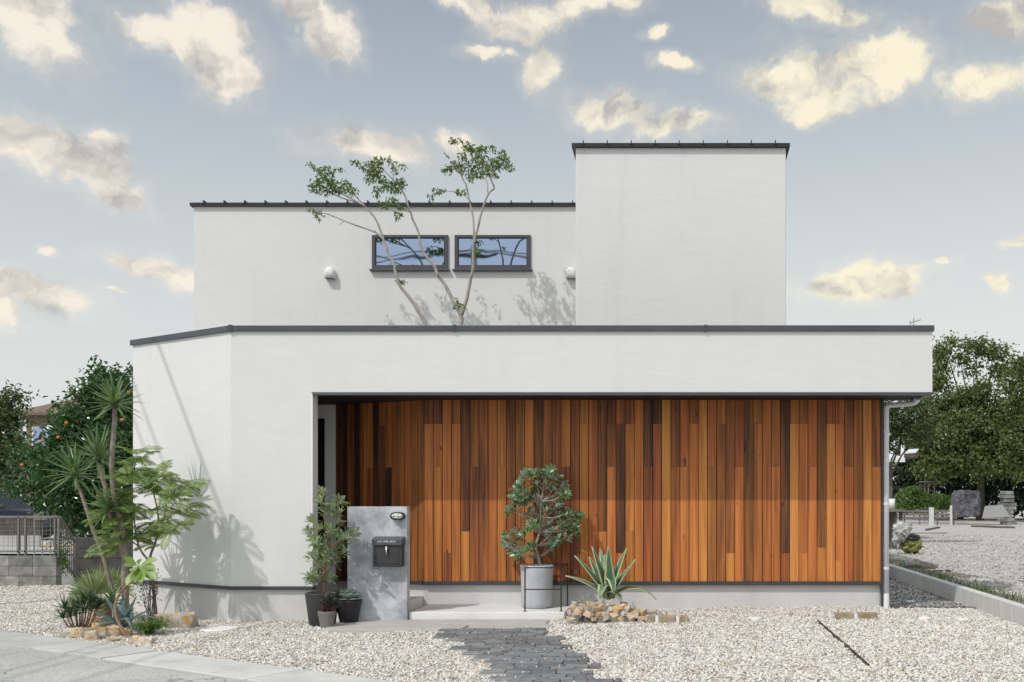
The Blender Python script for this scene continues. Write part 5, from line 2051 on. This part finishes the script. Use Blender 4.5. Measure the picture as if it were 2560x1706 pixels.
for (px, py) in [(166, 1058), (146, 1094), (105, 1103), (56, 1163), (245, 1232), (322, 981), (305, 1050)]:
    m = MB()
    c = P(px, py, YC - 1.25)
    m.ball(c, 0.034)
    m.build('fruit', M['orange'], ct_, smooth=True)
YL = 16.0
lob = [lobe(20, 1010, 35, 35, YL), lobe(50, 1000, 25, 22, YL, .2), lobe(5, 1060, 45, 45, YL, -.2), lobe(-30, 1030, 60, 70, YL), lobe(15, 1130, 40, 50, YL, -.3), lobe(10, 1200, 38, 45, YL, -.3), lobe(-40, 1150, 70, 90, YL), lobe(40, 1070, 22, 22, YL)]
lobed_tree('loose_tree', 'looser yellow-tinged green tree at the far left edge before the tiled house', 'tree', None, (P(-20, 1250, YL).x, YL, 0), lob, M['leaf_left'], M['barkdark'], 170, 30, 0.13, 0.06, 0.16, 72, 0.1)
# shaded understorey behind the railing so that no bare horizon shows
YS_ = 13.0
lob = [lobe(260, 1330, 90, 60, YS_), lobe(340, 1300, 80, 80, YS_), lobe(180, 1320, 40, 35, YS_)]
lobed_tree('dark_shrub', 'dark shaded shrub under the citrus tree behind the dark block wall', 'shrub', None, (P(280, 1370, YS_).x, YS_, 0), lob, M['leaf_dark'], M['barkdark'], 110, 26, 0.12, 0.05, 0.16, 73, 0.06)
# distant trees beyond the neighbouring street
for i, (px, py, rx, ry, Y, lab) in enumerate([(-60, 1120, 110, 110, 46, 'distant green tree left of the tiled house'), (190, 1110, 120, 110, 52, 'distant green tree behind the citrus tree'), (420, 1110, 130, 110, 50, 'distant green tree hidden behind the house left side')]):
    l = lobe(px, py, rx, ry, Y)
    lobs = [l, lobe(px - rx * .5, py + ry * .4, rx * .7, ry * .7, Y), lobe(px + rx * .5, py + ry * .4, rx * .7, ry * .7, Y), lobe(px, py + ry * 0.9, rx, ry * .6, Y)]
    if px == 420:
        continue
    lobed_tree('distant_tree', lab, 'tree', 'trees beyond the street', (l[0], Y, 0), lobs, M['leaf_dark'], M['barkdark'], 150, 26, 0.4, 0.2, 0.45, 80 + i, 0.25)

# old block wall with railing
ob = thing('block_wall', (P(90, 1460, 4.8).x, 4.85, 0), 'low weathered grey concrete block wall of three courses under the metal railing', 'wall')
m = MB()
xr_ = (140 - VX) / scale_at(4.8)
for cidx, (za, zb_) in enumerate([(0.0, 0.155), (0.16, 0.32), (0.325, 0.49)]):
    x = xr_
    first = True
    while x > -14.5:
        w_ = 0.39 if not (first and cidx == 0) else 0.22
        m.box(x - w_ + .005, x, 4.8, 4.95, za - (0.2 if cidx == 0 else 0), zb_)
        x -= w_
        first = False
m.build('courses', M['oldblock'], ob, bevel=0.006)
rl = thing('metal_railing', (P(90, 1390, 4.86).x, 4.88, 0.49), 'weathered metal railing with wire grid standing on the low block wall', 'railing')
s48 = scale_at(4.87)
zt_, zb_ = EYE - (1293 - VY) / s48, EYE - (1379 - VY) / s48
xr_ = (148 - VX) / s48
for z, hh in ((zt_, .020), (zb_, .016)):
    m = MB()
    m.box(-14.5, xr_, 4.85, 4.89, z - hh, z + hh)
    m.build('rail', M['rail'], rl, bevel=0.004)
for px in (47, 64, 138, 147, -40, -57):
    m = MB()
    x = (px - VX) / s48
    m.box(x - .014, x + .014, 4.85, 4.89, 0.45, zt_)
    m.build('post', M['rail'], rl)
m = MB()
for k in range(9):
    z = zb_ + (zt_ - zb_) * (k + .5) / 9
    m.box(-14.5, xr_, 4.868, 4.874, z - .0025, z + .0025)
x = xr_
while x > -14.4:
    m.box(x - .0016, x + .0016, 4.862, 4.867, zb_, zt_)
    x -= 0.07
m.build('wire_grid', M['rail'], rl)
# sloping stair railing
sr = thing('stair_railing', P(170, 1455, 5.1), 'sloping grey stair handrail with upright bars between the two block walls', 'railing')
a0, a1 = P(149, 1293, 4.9), P(188, 1356, 5.4)
c0_, c1_ = P(149, 1402, 4.9), P(188, 1452, 5.4)
for q0, q1, r_ in ((a0, a1, .022), (c0_.lerp(a0, .1), c1_.lerp(a1, .12), .015)):
    m = MB()
    m.tube([q0, q1], r_, 8)
    m.build('rail', M['rail'], sr)
for k in range(9):
    t_ = k / 8
    m = MB()
    m.tube([a0.lerp(a1, t_), c0_.lerp(c1_, t_)], 0.022 if k == 8 else 0.010, 6)
    m.build('bar', M['rail'], sr)
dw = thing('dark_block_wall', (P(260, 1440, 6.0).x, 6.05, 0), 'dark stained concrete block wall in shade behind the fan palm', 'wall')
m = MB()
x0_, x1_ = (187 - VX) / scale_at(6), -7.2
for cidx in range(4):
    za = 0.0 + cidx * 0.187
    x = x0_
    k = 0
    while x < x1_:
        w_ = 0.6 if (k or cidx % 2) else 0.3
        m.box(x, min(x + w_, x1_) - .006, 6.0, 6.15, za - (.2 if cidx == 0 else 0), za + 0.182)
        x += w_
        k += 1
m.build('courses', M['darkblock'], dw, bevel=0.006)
# small plants at the wall end
vn = thing('wall_creeper', P(150, 1440, 4.9), 'bright green creeping weeds at the end of the low block wall', 'plant')
cs = np.array([tuple(P(rg.gauss(152, 10), rg.gauss(1400, 18), 4.9 + rg.uniform(-.1, .2))) for k in range(260)])
V, F = leaf_quads(cs, 0.05, 0.03)
big_mesh('foliage', M['leaf_hedge'], V, F, vn)
# street behind with kerb line, and a paler railing
sheet('far_road', [(-60, 15.5), (-8.5, 15.5), (-8.5, 32), (-60, 32)], -0.05, M['pave'])
sheet('road_marking', [(-60, 19.6), (-9, 19.6), (-9, 20.5), (-60, 20.5)], -0.045, plain('orange_paint', (0.55, 0.30, 0.05), 0.7, 0, .3, 3))
pr_ = thing('pale_railing', (P(112, 1290, 13.0).x, 13.0, 0), 'pale railing of thin upright bars below the citrus foliage', 'railing')
s13 = scale_at(13.0)
za, zb_ = EYE - (1254 - VY) / s13, 0.15
zb_ = EYE - (1298 - VY) / s13
for z in (za, zb_):
    m = MB()
    m.box((84 - VX) / s13, (142 - VX) / s13, 12.98, 13.02, z - .015, z + .015)
    m.build('rail', M['steel'], pr_)
for k in range(15):
    m = MB()
    x = (86 + k * 4 - VX) / s13
    m.box(x - .009, x + .009, 12.99, 13.01, zb_ if k % 5 else 0.0, za)
    m.build('bar', M['steel'], pr_)

rf = thing('roadside_fence', P(20, 1330, 19.0), 'brown picket fence along the far street in front of the parked car', 'fence')
s19 = scale_at(19.0)
zt_ = EYE - (1298 - VY) / s19
m = MB()
for k in range(44):
    x = (-100 + k * 4.6 - VX) / s19
    m.box(x - .022, x + .022, 19.0, 19.03, 0.25, zt_)
m.build('pickets', M['timber'], rf)
m = MB()
m.box((-100 - VX) / s19, (100 - VX) / s19, 18.96, 19.06, -.05, 0.32)
m.build('base_wall', M['slab'], rf)

# parked car on the street
YC2 = 24.0
sC = scale_at(YC2)
xf = (100 - VX) / sC
car = thing('parked_car', (xf - 2.1, YC2 + .85, 0), 'dark blue parked car seen over the railing at the far left', 'car')
CB = plain('car_paint', (0.012, 0.018, 0.035), 0.25, 0.3, .1, 3)


def side(mb, poly, y0, y1, inset=0.0):
    n = len(poly)
    v = [(xf - 4.2 + u, y0, z) for u, z in poly] + [(xf - 4.2 + u, y1, z) for u, z in poly]
    f = [tuple(range(n)), tuple(range(n, 2 * n))[::-1]] + [(i, n + i, n + (i + 1) % n, (i + 1) % n) for i in range(n)]
    mb.add(v, f)


m = MB()
side(m, [(0.02, .35), (4.12, .35), (4.2, .6), (4.15, .92), (3.95, 1.02), (2.95, 1.10), (0.05, 1.10), (0.0, .7)], YC2, YC2 + 1.7)
m.build('body', CB, car, bevel=0.06, bseg=3)
m = MB()
side(m, [(0.12, 1.08), (2.92, 1.08), (2.25, 1.66), (0.45, 1.68)], YC2 + .1, YC2 + 1.6)
m.build('cabin', CB, car, bevel=0.05, bseg=3)
GL = plain('car_glass', (0.02, 0.025, 0.03), 0.08, 0.0, .05)
for poly in ([(1.45, 1.12), (2.70, 1.12), (2.18, 1.58), (1.45, 1.60)], [(0.35, 1.12), (1.38, 1.12), (1.38, 1.60), (0.55, 1.60)]):
    m = MB()
    side(m, poly, YC2 + .092, YC2 + .12)
    m.build('window', GL, car)
for u in (0.85, 3.35):
    for yy_ in (YC2 - .02, YC2 + 1.52):
        m = MB()
        c = Vector((xf - 4.2 + u, yy_, .33))
        n = 24
        vs = [c + Vector((math.cos(2 * math.pi * k / n) * .33, d_, math.sin(2 * math.pi * k / n) * .33)) for d_ in (0, .2) for k in range(n)]
        m.add(vs, [tuple(range(n)), tuple(range(n, 2 * n))] + [(k, (k + 1) % n, n + (k + 1) % n, n + k) for k in range(n)])
        wh = m.build('wheel', M['black'], car)
        m = MB()
        vs = [c + Vector((math.cos(2 * math.pi * k / n) * .2, d_, math.sin(2 * math.pi * k / n) * .2)) for d_ in (-.012, .05) for k in range(n)]
        m.add(vs, [tuple(range(n)), tuple(range(n, 2 * n))] + [(k, (k + 1) % n, n + (k + 1) % n, n + k) for k in range(n)])
        m.build('rim', M['steel'], wh)
m = MB()
m.box(xf - 1.95, xf - 1.78, YC2 - .02, YC2 + .01, .93, .96)
m.build('handle', M['chrome'], car)
m = MB()
m.box(xf - .12, xf - .02, YC2 + .05, YC2 + .4, .72, .86)
m.build('headlight', M['white'], car, bevel=0.02)

# tiled house far left
YH = 40.0
sH = scale_at(YH)
hx0 = (66 - VX) / sH
nh = thing('tiled_house', (hx0 + 3, YH + 3, 0), 'far two-storey house with brown tiled roof seen between the left trees', 'house')
HW = plain('house_render', (0.22, 0.17, 0.12), 0.9, 0, .2, 1)
m = MB()
m.box(hx0, hx0 + 6, YH, YH + 6, 0, 5.75)
m.build('wall', HW, nh)
ze, zr = EYE + (1250 - 1033) / sH, EYE + (1250 - 996) / sH + .45
m = MB()
e = .5
m.add([(hx0 - e, YH - e, ze), (hx0 + 6 + e, YH - e, ze), (hx0 + 6 + e, YH + 6 + e, ze), (hx0 - e, YH + 6 + e, ze), (hx0 + 1.4, YH + 3, zr), (hx0 + 4.6, YH + 3, zr),
       (hx0 - e, YH - e, ze - .15), (hx0 + 6 + e, YH - e, ze - .15), (hx0 + 6 + e, YH + 6 + e, ze - .15), (hx0 - e, YH + 6 + e, ze - .15)],
      [(0, 1, 5, 4), (1, 2, 5), (2, 3, 4, 5), (3, 0, 4), (6, 7, 1, 0), (7, 8, 2, 1), (8, 9, 3, 2), (9, 6, 0, 3), (9, 8, 7, 6)])
RT = plain('roof_tile', (0.17, 0.13, 0.10), 0.8, 0, .6, 6, 0.05)
m.build('roof', RT, nh)
for (a, b_) in ((.3, 1.3), (2.0, 3.2)):
    m = MB()
    m.box(hx0 + a, hx0 + b_, YH - .03, YH + .02, 4.1, 5.2)
    wn = m.build('window', M['white'], nh)
    m = MB()
    m.box(hx0 + a + .07, hx0 + b_ - .07, YH - .05, YH - .031, 4.17, 5.13)
    m.build('pane', M['glass'], wn)

# ------------------------------------------------------------------ right background
LZ = 0.20
YR = 46.0
lob = [lobe(2365, 874, 26, 20, YR, 0, 1.0), lobe(2440, 866, 32, 22, YR, 0, 1.2), lobe(2482, 888, 28, 18, YR), lobe(2348, 915, 18, 30, YR, .5, 1), lobe(2348, 965, 22, 28, YR), lobe(2505, 930, 26, 18, YR), lobe(2400, 895, 16, 14, YR),
       lobe(2398, 1000, 42, 24, YR, -.5), lobe(2455, 985, 34, 28, YR, -.8), lobe(2480, 1030, 55, 34, YR, -.8), lobe(2340, 1025, 34, 40, YR), lobe(2420, 1060, 80, 38, YR, -1), lobe(2330, 1090, 55, 40, YR, -.5), lobe(2500, 1095, 66, 45, YR, -1), lobe(2420, 1140, 105, 40, YR, -.6), lobe(2432, 925, 12, 16, YR), lobe(2380, 1100, 60, 45, YR, -1.2), lobe(2460, 1150, 80, 40, YR, -1.5), lobe(2350, 1160, 60, 40, YR, -1), lobe(2540, 1150, 60, 50, YR, -1)]
big1 = lobed_tree('broadleaf_tree', 'tall open-crowned dark broadleaf tree right of the canopy end with sky showing through', 'tree', 'large trees beyond the lot', (P(2450, 1250, YR).x, YR, LZ), lob, M['leaf_oak'], M['barkdark'], 600, 50, 0.22, 0.13, 0.33, 91, 0.26, trunk_top=P(2450, 1050, YR))
YR2 = 43.0
lob = [lobe(2560, 920, 42, 34, YR2), lobe(2600, 950, 80, 60, YR2), lobe(2555, 1000, 50, 45, YR2), lobe(2620, 1050, 90, 80, YR2), lobe(2550, 1080, 55, 55, YR2, -.6), lobe(2560, 1150, 60, 45, YR2, -.8), lobe(2650, 1150, 90, 70, YR2)]
lobed_tree('broadleaf_tree', 'dense broadleaf tree filling the right picture edge behind the lot', 'tree', 'large trees beyond the lot', (P(2600, 1250, YR2).x, YR2, LZ), lob, M['leaf_oak'], M['barkdark'], 300, 46, 0.22, 0.13, 0.34, 92, 0.28)
YR3 = 50.0
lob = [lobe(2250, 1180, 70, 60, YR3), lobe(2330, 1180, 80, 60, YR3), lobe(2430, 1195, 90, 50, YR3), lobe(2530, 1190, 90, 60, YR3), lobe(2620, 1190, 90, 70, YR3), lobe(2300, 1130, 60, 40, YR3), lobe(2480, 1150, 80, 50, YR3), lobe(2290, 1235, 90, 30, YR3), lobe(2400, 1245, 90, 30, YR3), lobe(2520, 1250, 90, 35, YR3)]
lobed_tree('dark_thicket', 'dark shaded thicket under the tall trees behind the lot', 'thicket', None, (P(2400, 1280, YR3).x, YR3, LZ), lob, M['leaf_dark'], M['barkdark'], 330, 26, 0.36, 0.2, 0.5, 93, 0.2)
YR4 = 15.0
lob = [lobe(2240, 1040, 34, 50, YR4), lobe(2285, 1050, 40, 45, YR4), lobe(2255, 1095, 38, 28, YR4), lobe(2310, 1070, 30, 40, YR4), lobe(2215, 1050, 40, 60, YR4), lobe(2180, 1070, 40, 60, YR4), lobe(2300, 1015, 20, 20, YR4)]
lobed_tree('glossy_tree', 'nearer glossy small-leaved tree just behind the downpipe under the canopy', 'tree', None, (P(2205, 1250, YR4).x, YR4, LZ), lob, M['leaf_gloss'], M['barkdark'], 150, 34, 0.115, 0.045, 0.13, 94, 0.09)

YHd = 40.0
hg = thing('hedge', (P(2310, 1290, YHd).x, YHd, LZ), 'low bright green rounded hedge beyond the board fence', 'hedge')
cs = []
r_ = np.random.default_rng(95)
for (px, py, rx, ry) in [(2270, 1245, 32, 26), (2300, 1250, 36, 22), (2340, 1252, 34, 20), (2370, 1254, 26, 17), (2260, 1268, 26, 18), (2285, 1226, 18, 10), (2310, 1270, 70, 18)]:
    l = lobe(px, py, rx, ry, YHd, 0, 1.0)
    u = unit(r_.normal(size=(520, 3))) * r_.uniform(.6, 1, (520, 1))
    cs.append(np.array(l[:3]) + u * np.array(l[3:6]))
V, F = leaf_quads(np.concatenate(cs), 0.16, 0.09, rng=r_)
big_mesh('foliage', M['leaf_hedge'], V, F, hg)

YF = 36.0
sF = scale_at(YF)
OLDW = concrete('grey_boards', (0.10, 0.09, 0.08), (0.24, 0.22, 0.20), 2.0, 0.25, .4, (0.05, 0.045, 0.04), .01)
bf_ = thing('board_fence', (P(2300, 1300, YF).x, YF, LZ), 'low weathered grey board fence at the far side of the lot', 'fence')
for k, (ya_, yb2) in enumerate([(1276, 1281), (1284, 1290), (1292, 1297)]):
    m = MB()
    m.box((2236 - VX) / sF, (2392 - VX) / sF, YF, YF + .04, EYE - (yb2 - VY) / sF, EYE - (ya_ - VY) / sF)
    m.build('board', OLDW, bf_)
for px in (2262, 2300, 2345, 2385):
    m = MB()
    m.box((px - 1.5 - VX) / sF, (px + 1.5 - VX) / sF, YF + .041, YF + .11, LZ - .1, EYE - (1275 - VY) / sF)
    m.build('post', OLDW, bf_)
for (px, w_, yt, lab) in [(2326, 5.5, 1269, 'broad pale concrete post standing before the low board fence'), (2375, 2.2, 1264, 'thin pale post right of the broad concrete post')]:
    m = MB()
    m.box((px - w_ - VX) / sF, (px + w_ - VX) / sF, YF - .28, YF - .1, LZ - .1, EYE - (yt - VY) / sF)
    tag(m.build('fence_post', M['block'], origin=((px - VX) / sF, YF - .2, LZ), bevel=.02), lab, 'post')
# covered cart
YK = 37.0
sK = scale_at(YK)
TARP = concrete('grey_tarpaulin', (0.035, 0.036, 0.045), (0.19, 0.19, 0.21), 4.5, .2, .3, (.06, .06, .07), .05)
ck = thing('covered_heap', (P(2418, 1290, YK).x, YK, LZ), 'boxy heap under a crumpled grey tarpaulin below the tall tree', 'heap')
m = MB()
r2 = random.Random(97)
nx, nz = 14, 16
x0_, x1_ = (2390 - VX) / sK, (2454 - VX) / sK
zt_, zb_ = EYE - (1226 - VY) / sK, EYE - (1294 - VY) / sK
vs, fs2 = [], []
for i in range(nx):
    for k in range(nz):
        a = 2 * math.pi * k / nz
        e_ = math.sin(math.pi * (i + .35) / (nx - .3)) ** .16
        sq = 1 / max(abs(math.cos(a)), abs(math.sin(a)))
        vs.append((x0_ + (x1_ - x0_) * i / (nx - 1) + r2.uniform(-.05, .05), YK + .5 + .5 * e_ * sq * math.cos(a) * r2.uniform(.9, 1.1), (zt_ + zb_) / 2 + (zt_ - zb_) / 2 * min(1, e_ * 1.1) * sq * math.sin(a) * r2.uniform(.85, 1.05)))
for i in range(nx - 1):
    for k in range(nz):
        fs2.append((i * nz + k, i * nz + (k + 1) % nz, (i + 1) * nz + (k + 1) % nz, (i + 1) * nz + k))
fs2 += [tuple(range(nz)), tuple(range((nx - 1) * nz, nx * nz))]
m.add(vs, fs2)
m.build('tarpaulin', TARP, ck)
# sloping metal sheet
YM = 36.5
m = MB()
q = [P(2455, 1296, YM - 1), P(2526, 1292, YM - 1), P(2506, 1262, YM + .3), P(2462, 1266, YM + .3)]
m.add([*q, *[p + Vector((0, .02, -.03)) for p in q]], [(0, 1, 2, 3), (7, 6, 5, 4), (0, 4, 5, 1), (1, 5, 6, 2), (2, 6, 7, 3), (3, 7, 4, 0)])
tag(m.build('metal_sheet', M['steel'], origin=q[0]), 'flat grey sheet leaning at a slant right of the tarpaulin heap', 'sheet')
# ruined stone pier
m = MB()
c = P(2523, 1285, YM + 1)
for k in range(9):
    m.box(c.x - .30 + rg.uniform(-.12, .12), c.x + .28 + rg.uniform(-.12, .12), YM + 1 + rg.uniform(-.08, .08), YM + 1.6 + rg.uniform(-.08, .08), LZ - .05 + k * .19, LZ + .125 + k * .19)
tag(m.build('stone_pier', M['oldblock'], origin=(c.x, YM + 1.3, LZ), bevel=.03), 'ragged pale stone pier in the shade at the right of the lot', 'pier')
# garden table under the trees
gt = thing('garden_table', P(2325, 1240, 45), 'pale small garden table in the shade above the hedge', 'table')
m = MB()
s45 = scale_at(45)
zt_ = EYE - (1204 - VY) / s45
m.box((2300 - VX) / s45, (2346 - VX) / s45, 44.6, 45.4, zt_ - .05, zt_)
m.build('tabletop', OLDW, gt)
for px in (2310, 2319, 2334):
    m = MB()
    x = (px - VX) / s45
    m.box(x - .035, x + .035, 44.8, 44.87, LZ, zt_ - .05)
    m.build('leg', OLDW, gt)

# shed behind the house corner
YSd = 18.0
sS = scale_at(YSd)
sh = thing('garden_shed', (P(2200, 1330, YSd).x, YSd + 1, LZ), 'grey shed with pale gutter partly hidden behind the downpipe', 'shed')
m = MB()
xe = (2231 - VX) / sS
m.box(xe - 3, xe, YSd, YSd + 3, LZ - .1, EYE + (1250 - 1155) / sS)
m.build('wall', plain('shed_board', (0.13, 0.125, 0.12), .8, 0, .3, 5), sh)
m = MB()
zr = EYE + (1250 - 1152) / sS
m.add([(xe - 3.2, YSd - .35, zr), (xe + .25, YSd - .35, zr), (xe + .25, YSd + 3.2, zr + .35), (xe - 3.2, YSd + 3.2, zr + .35),
       (xe - 3.2, YSd - .35, zr + .09), (xe + .25, YSd - .35, zr + .09), (xe + .25, YSd + 3.2, zr + .44), (xe - 3.2, YSd + 3.2, zr + .44)],
      [(0, 1, 5, 4), (1, 2, 6, 5), (2, 3, 7, 6), (3, 0, 4, 7), (4, 5, 6, 7), (3, 2, 1, 0)])
m.build('roof', M['pipe'], sh)
m = MB()
m.box(xe - 3.2, xe + .27, YSd - .47, YSd - .352, zr - .06, zr + .06)
m.tube([(xe + .2, YSd - .4, zr - .02), (xe + .24, YSd - .3, zr + .42)], .05, 8)
m.build('gutter', M['white'], sh)
m = MB()
q = [P(2262, 1132, 22), P(2290, 1130, 22), P(2297, 1122, 23.5), P(2272, 1124, 23.5)]
m.add([*q, *[p + Vector((0, 0, -.04)) for p in q]], [(0, 1, 2, 3), (7, 6, 5, 4), (0, 4, 5, 1), (1, 5, 6, 2), (2, 6, 7, 3), (3, 7, 4, 0)])
m.build('awning', M['pipe'], sh)
m = MB()
m.box(xe - .3, q[1].x + .05, 22.0, 23.4, min(p.z for p in q) - .16, min(p.z for p in q) - .06)
m.build('awning_beam', M['timber'], sh)

# workbench and heap beside the kerb
YW = 13.0
sW = scale_at(YW)
wb = thing('workbench', (P(2240, 1360, YW).x, YW, LZ), 'dark rough workbench partly hidden behind the downpipe on the lot', 'bench')
m = MB()
zt_ = EYE - (1274 - VY) / sW
m.box((2180 - VX) / sW, (2252 - VX) / sW, YW - .4, YW + .4, zt_ - .05, zt_)
m.build('tabletop', OLDW, wb)
for px in (2190, 2232, 2246):
    m = MB()
    x = (px - VX) / sW
    m.box(x - .035, x + .035, YW - .3, YW - .23, LZ - .05, zt_ - .05)
    m.build('leg', M['timber'], wb)
m = MB()
m.box((2180 - VX) / sW, (2236 - VX) / sW, YW + .1, YW + .14, LZ, zt_ - .06)
m.build('back_panel', OLDW, wb)
m = MB()
c = P(2229, 1256, YW)
m.lathe([(.07, 0), (.09, .26), (.085, .26)], Vector((c.x, YW, zt_ + .002)), 14)
tag(m.build('bucket', M['white'], origin=(c.x, YW, zt_), smooth=True), 'small white bucket standing on the dark workbench', 'bucket')

YT = 10.6
sT = scale_at(YT)
th = thing('tarp_heap', (P(2270, 1385, YT).x, YT, LZ), 'heap on the lot wrapped in yellow-green tarp with white plastic on top', 'heap')
r2 = random.Random(98)


def lump(c, rx, ry, rz, n=18, m_=12, jit=.12):
    mb = MB()
    mb.ball(c, rx, ry, rz, n, m_)
    cc = Vector(c)
    mb.v = [tuple(cc + (Vector(v) - cc) * (1 + r2.uniform(-jit, jit))) for v in mb.v]
    return mb


c = P(2277, 1362, YT)
lump(c, 26 / sT, .28, 22 / sT, 20, 13, .2).build('tarp', concrete('green_tarp', (0.10, 0.115, 0.03), (0.36, 0.37, 0.12), 5, .2, .6, (.04, .05, .015), .04), th)
lump(P(2280, 1345, YT - .05), 20 / sT, .24, 10 / sT).build('dark_bag', M['black'], th)
WP = concrete('white_plastic_sheet', (0.28, 0.28, 0.26), (0.62, 0.62, 0.60), 5, .2, .2, (.2, .2, .19), .03)
lump(P(2252, 1330, YT - .1), 20 / sT, .22, 24 / sT, jit=.22).build('plastic_sheet', WP, th)
lump(P(2268, 1318, YT - .05), 12 / sT, .18, 11 / sT, jit=.25).build('plastic_sheet', WP, th)
lump(P(2240, 1350, YT - .1), 9 / sT, .14, 14 / sT, jit=.25).build('plastic_sheet', WP, th)
# debris near the kerb
for i, (px, py, w_, h_, lab) in enumerate([(2238, 1413, 24, 14, 'rounded pale stone beside the kerb behind the downpipe'), (2293, 1400, 22, 9, 'flat cream broken stone on the dark soil'), (2312, 1410, 26, 7, 'pale splinter of stone on the dark soil'), (2276, 1406, 14, 8, 'small tan stone on the dark soil beside the kerb')]):
    gp = G(px, py + h_ * .45, LZ)
    s = scale_at(gp.y)
    rock(Vector((gp.x, gp.y, LZ + h_ / s * .4)), w_ / s * .5, w_ / s * .4, h_ / s * .5, 500 + i, lab, 'stones beside the kerb', (0, 0, 0.2 * i))
for (p0, p1, r0, lab) in [((2262, 1420), (2345, 1420), .05, 'rotten dark timber beam lying along the kerb soil'), ((2335, 1431), (2375, 1428), .03, 'short dark stick on the gravel near the kerb'), ((2314, 1326), (2348, 1319), .05, 'dark broken plank lying alone on the lot'), ((2430, 1316), (2535, 1320), .06, 'long dark log lying across the far lot'), ((2398, 1362), (2432, 1361), .015, 'thin grey stick lying on the middle of the lot')]:
    a, b_ = G(*p0, LZ + r0 * .6), G(*p1, LZ + r0 * .6)
    m = MB()
    k_ = 6
    pts_ = [a.lerp(b_, t_ / k_) + Vector((rg.uniform(-.02, .02), rg.uniform(-.03, .03), rg.uniform(-.008, .008))) for t_ in range(k_ + 1)]
    m.tube(pts_, [r0 * rg.uniform(.7, 1.1) for _ in pts_], 7)
    tag(m.build('log', M['timber'], origin=a), lab, 'log', 'timber lying on the lot')

# TV antenna on a mast behind the house
an = thing('tv_antenna', (P(2284, 1250, 60).x, 60, LZ), 'thin television antenna on a mast just above the right end of the roof edge', 'antenna')
m = MB()
mp = P(2284, 806, 60)
m.tube([(mp.x, 60, LZ), (mp.x, 60, mp.z + .3)], .03, 6)
m.build('mast', M['steel'], an)
m = MB()
m.tube([P(2274, 809, 60), P(2302, 800, 60)], .03, 5)
for k in range(4):
    q = P(2278 + k * 7, 808 - k * 2.2, 60)
    m.tube([q + Vector((0, -.4, .04)), q + Vector((0, .4, .04))], .015, 4)
m.tube([P(2275, 801, 60), P(2275, 815, 60)], .025, 4)
m.build('boom', M['steel'], an)

# utility pole and cables across the street, mirrored in the upper windows
YP = -22.0
up = thing('utility_pole', (-8.9, YP, 0), 'grey utility pole across the street reflected in the right upper window', 'pole')
m = MB()
m.tube([(-8.9, YP, -.1), (-8.9, YP, 12.4)], [.2, .13], 12)
m.build('pole', M['slab'], up, smooth=True)
m = MB()
m.box(-9.9, -7.9, YP - .05, YP + .05, 11.9, 12.0)
m.build('crossarm', M['timber'], up)
for k, (za, sg, dy) in enumerate([(12.05, .55, -.3), (11.95, .8, 0), (11.75, .6, .3)]):
    m = MB()
    pts_ = []
    for i in range(41):
        x = -28 + i * 1.0
        span = ((x + 8.9) / 20.0) % 1.0
        pts_.append((x, YP + dy, za + 0.25 - 4 * sg * span * (1 - span)))
    m.tube(pts_, .022, 5)
    tag(m.build('power_cable', M['black'], origin=(-8.9, YP + dy, za)), ['upper black overhead cable crossing behind the viewer', 'middle black overhead cable crossing behind the viewer', 'lower black overhead cable crossing behind the viewer'][k], 'cable', 'overhead cables')

up2 = thing('utility_pole', (-9.6, 1.3, 0), 'grey utility pole at the street corner carrying the cables that shade the angled wall', 'pole')
m = MB()
m.tube([(-9.6, 1.3, -.1), (-9.6, 1.3, 8.6)], [.13, .10], 12)
m.build('pole', M['slab'], up2, smooth=True)
m = MB()
m.box(-10.1, -8.85, 1.26, 1.34, 7.92, 7.98)
m.build('crossarm', M['timber'], up2)
for x, rr_, lab in ((-8.93, .022, 'thick cable nearest the house running along the left street'), (-9.66, .019, 'middle cable running along the left street'), (-9.92, .018, 'outermost cable running along the left street')):
    m = MB()
    m.tube([(x, 1.3, 8.0)] + [(x + (-8.9 - x) * (t / 10) * .3, 1.3 - 2.3 * t, 8.0 - .25 * math.sin(math.pi * t / 10) * .4) for t in range(1, 11)], rr_, 6)
    tag(m.build('power_cable', M['black'], origin=(x, 1.3, 8)), lab, 'cable', 'overhead cables')
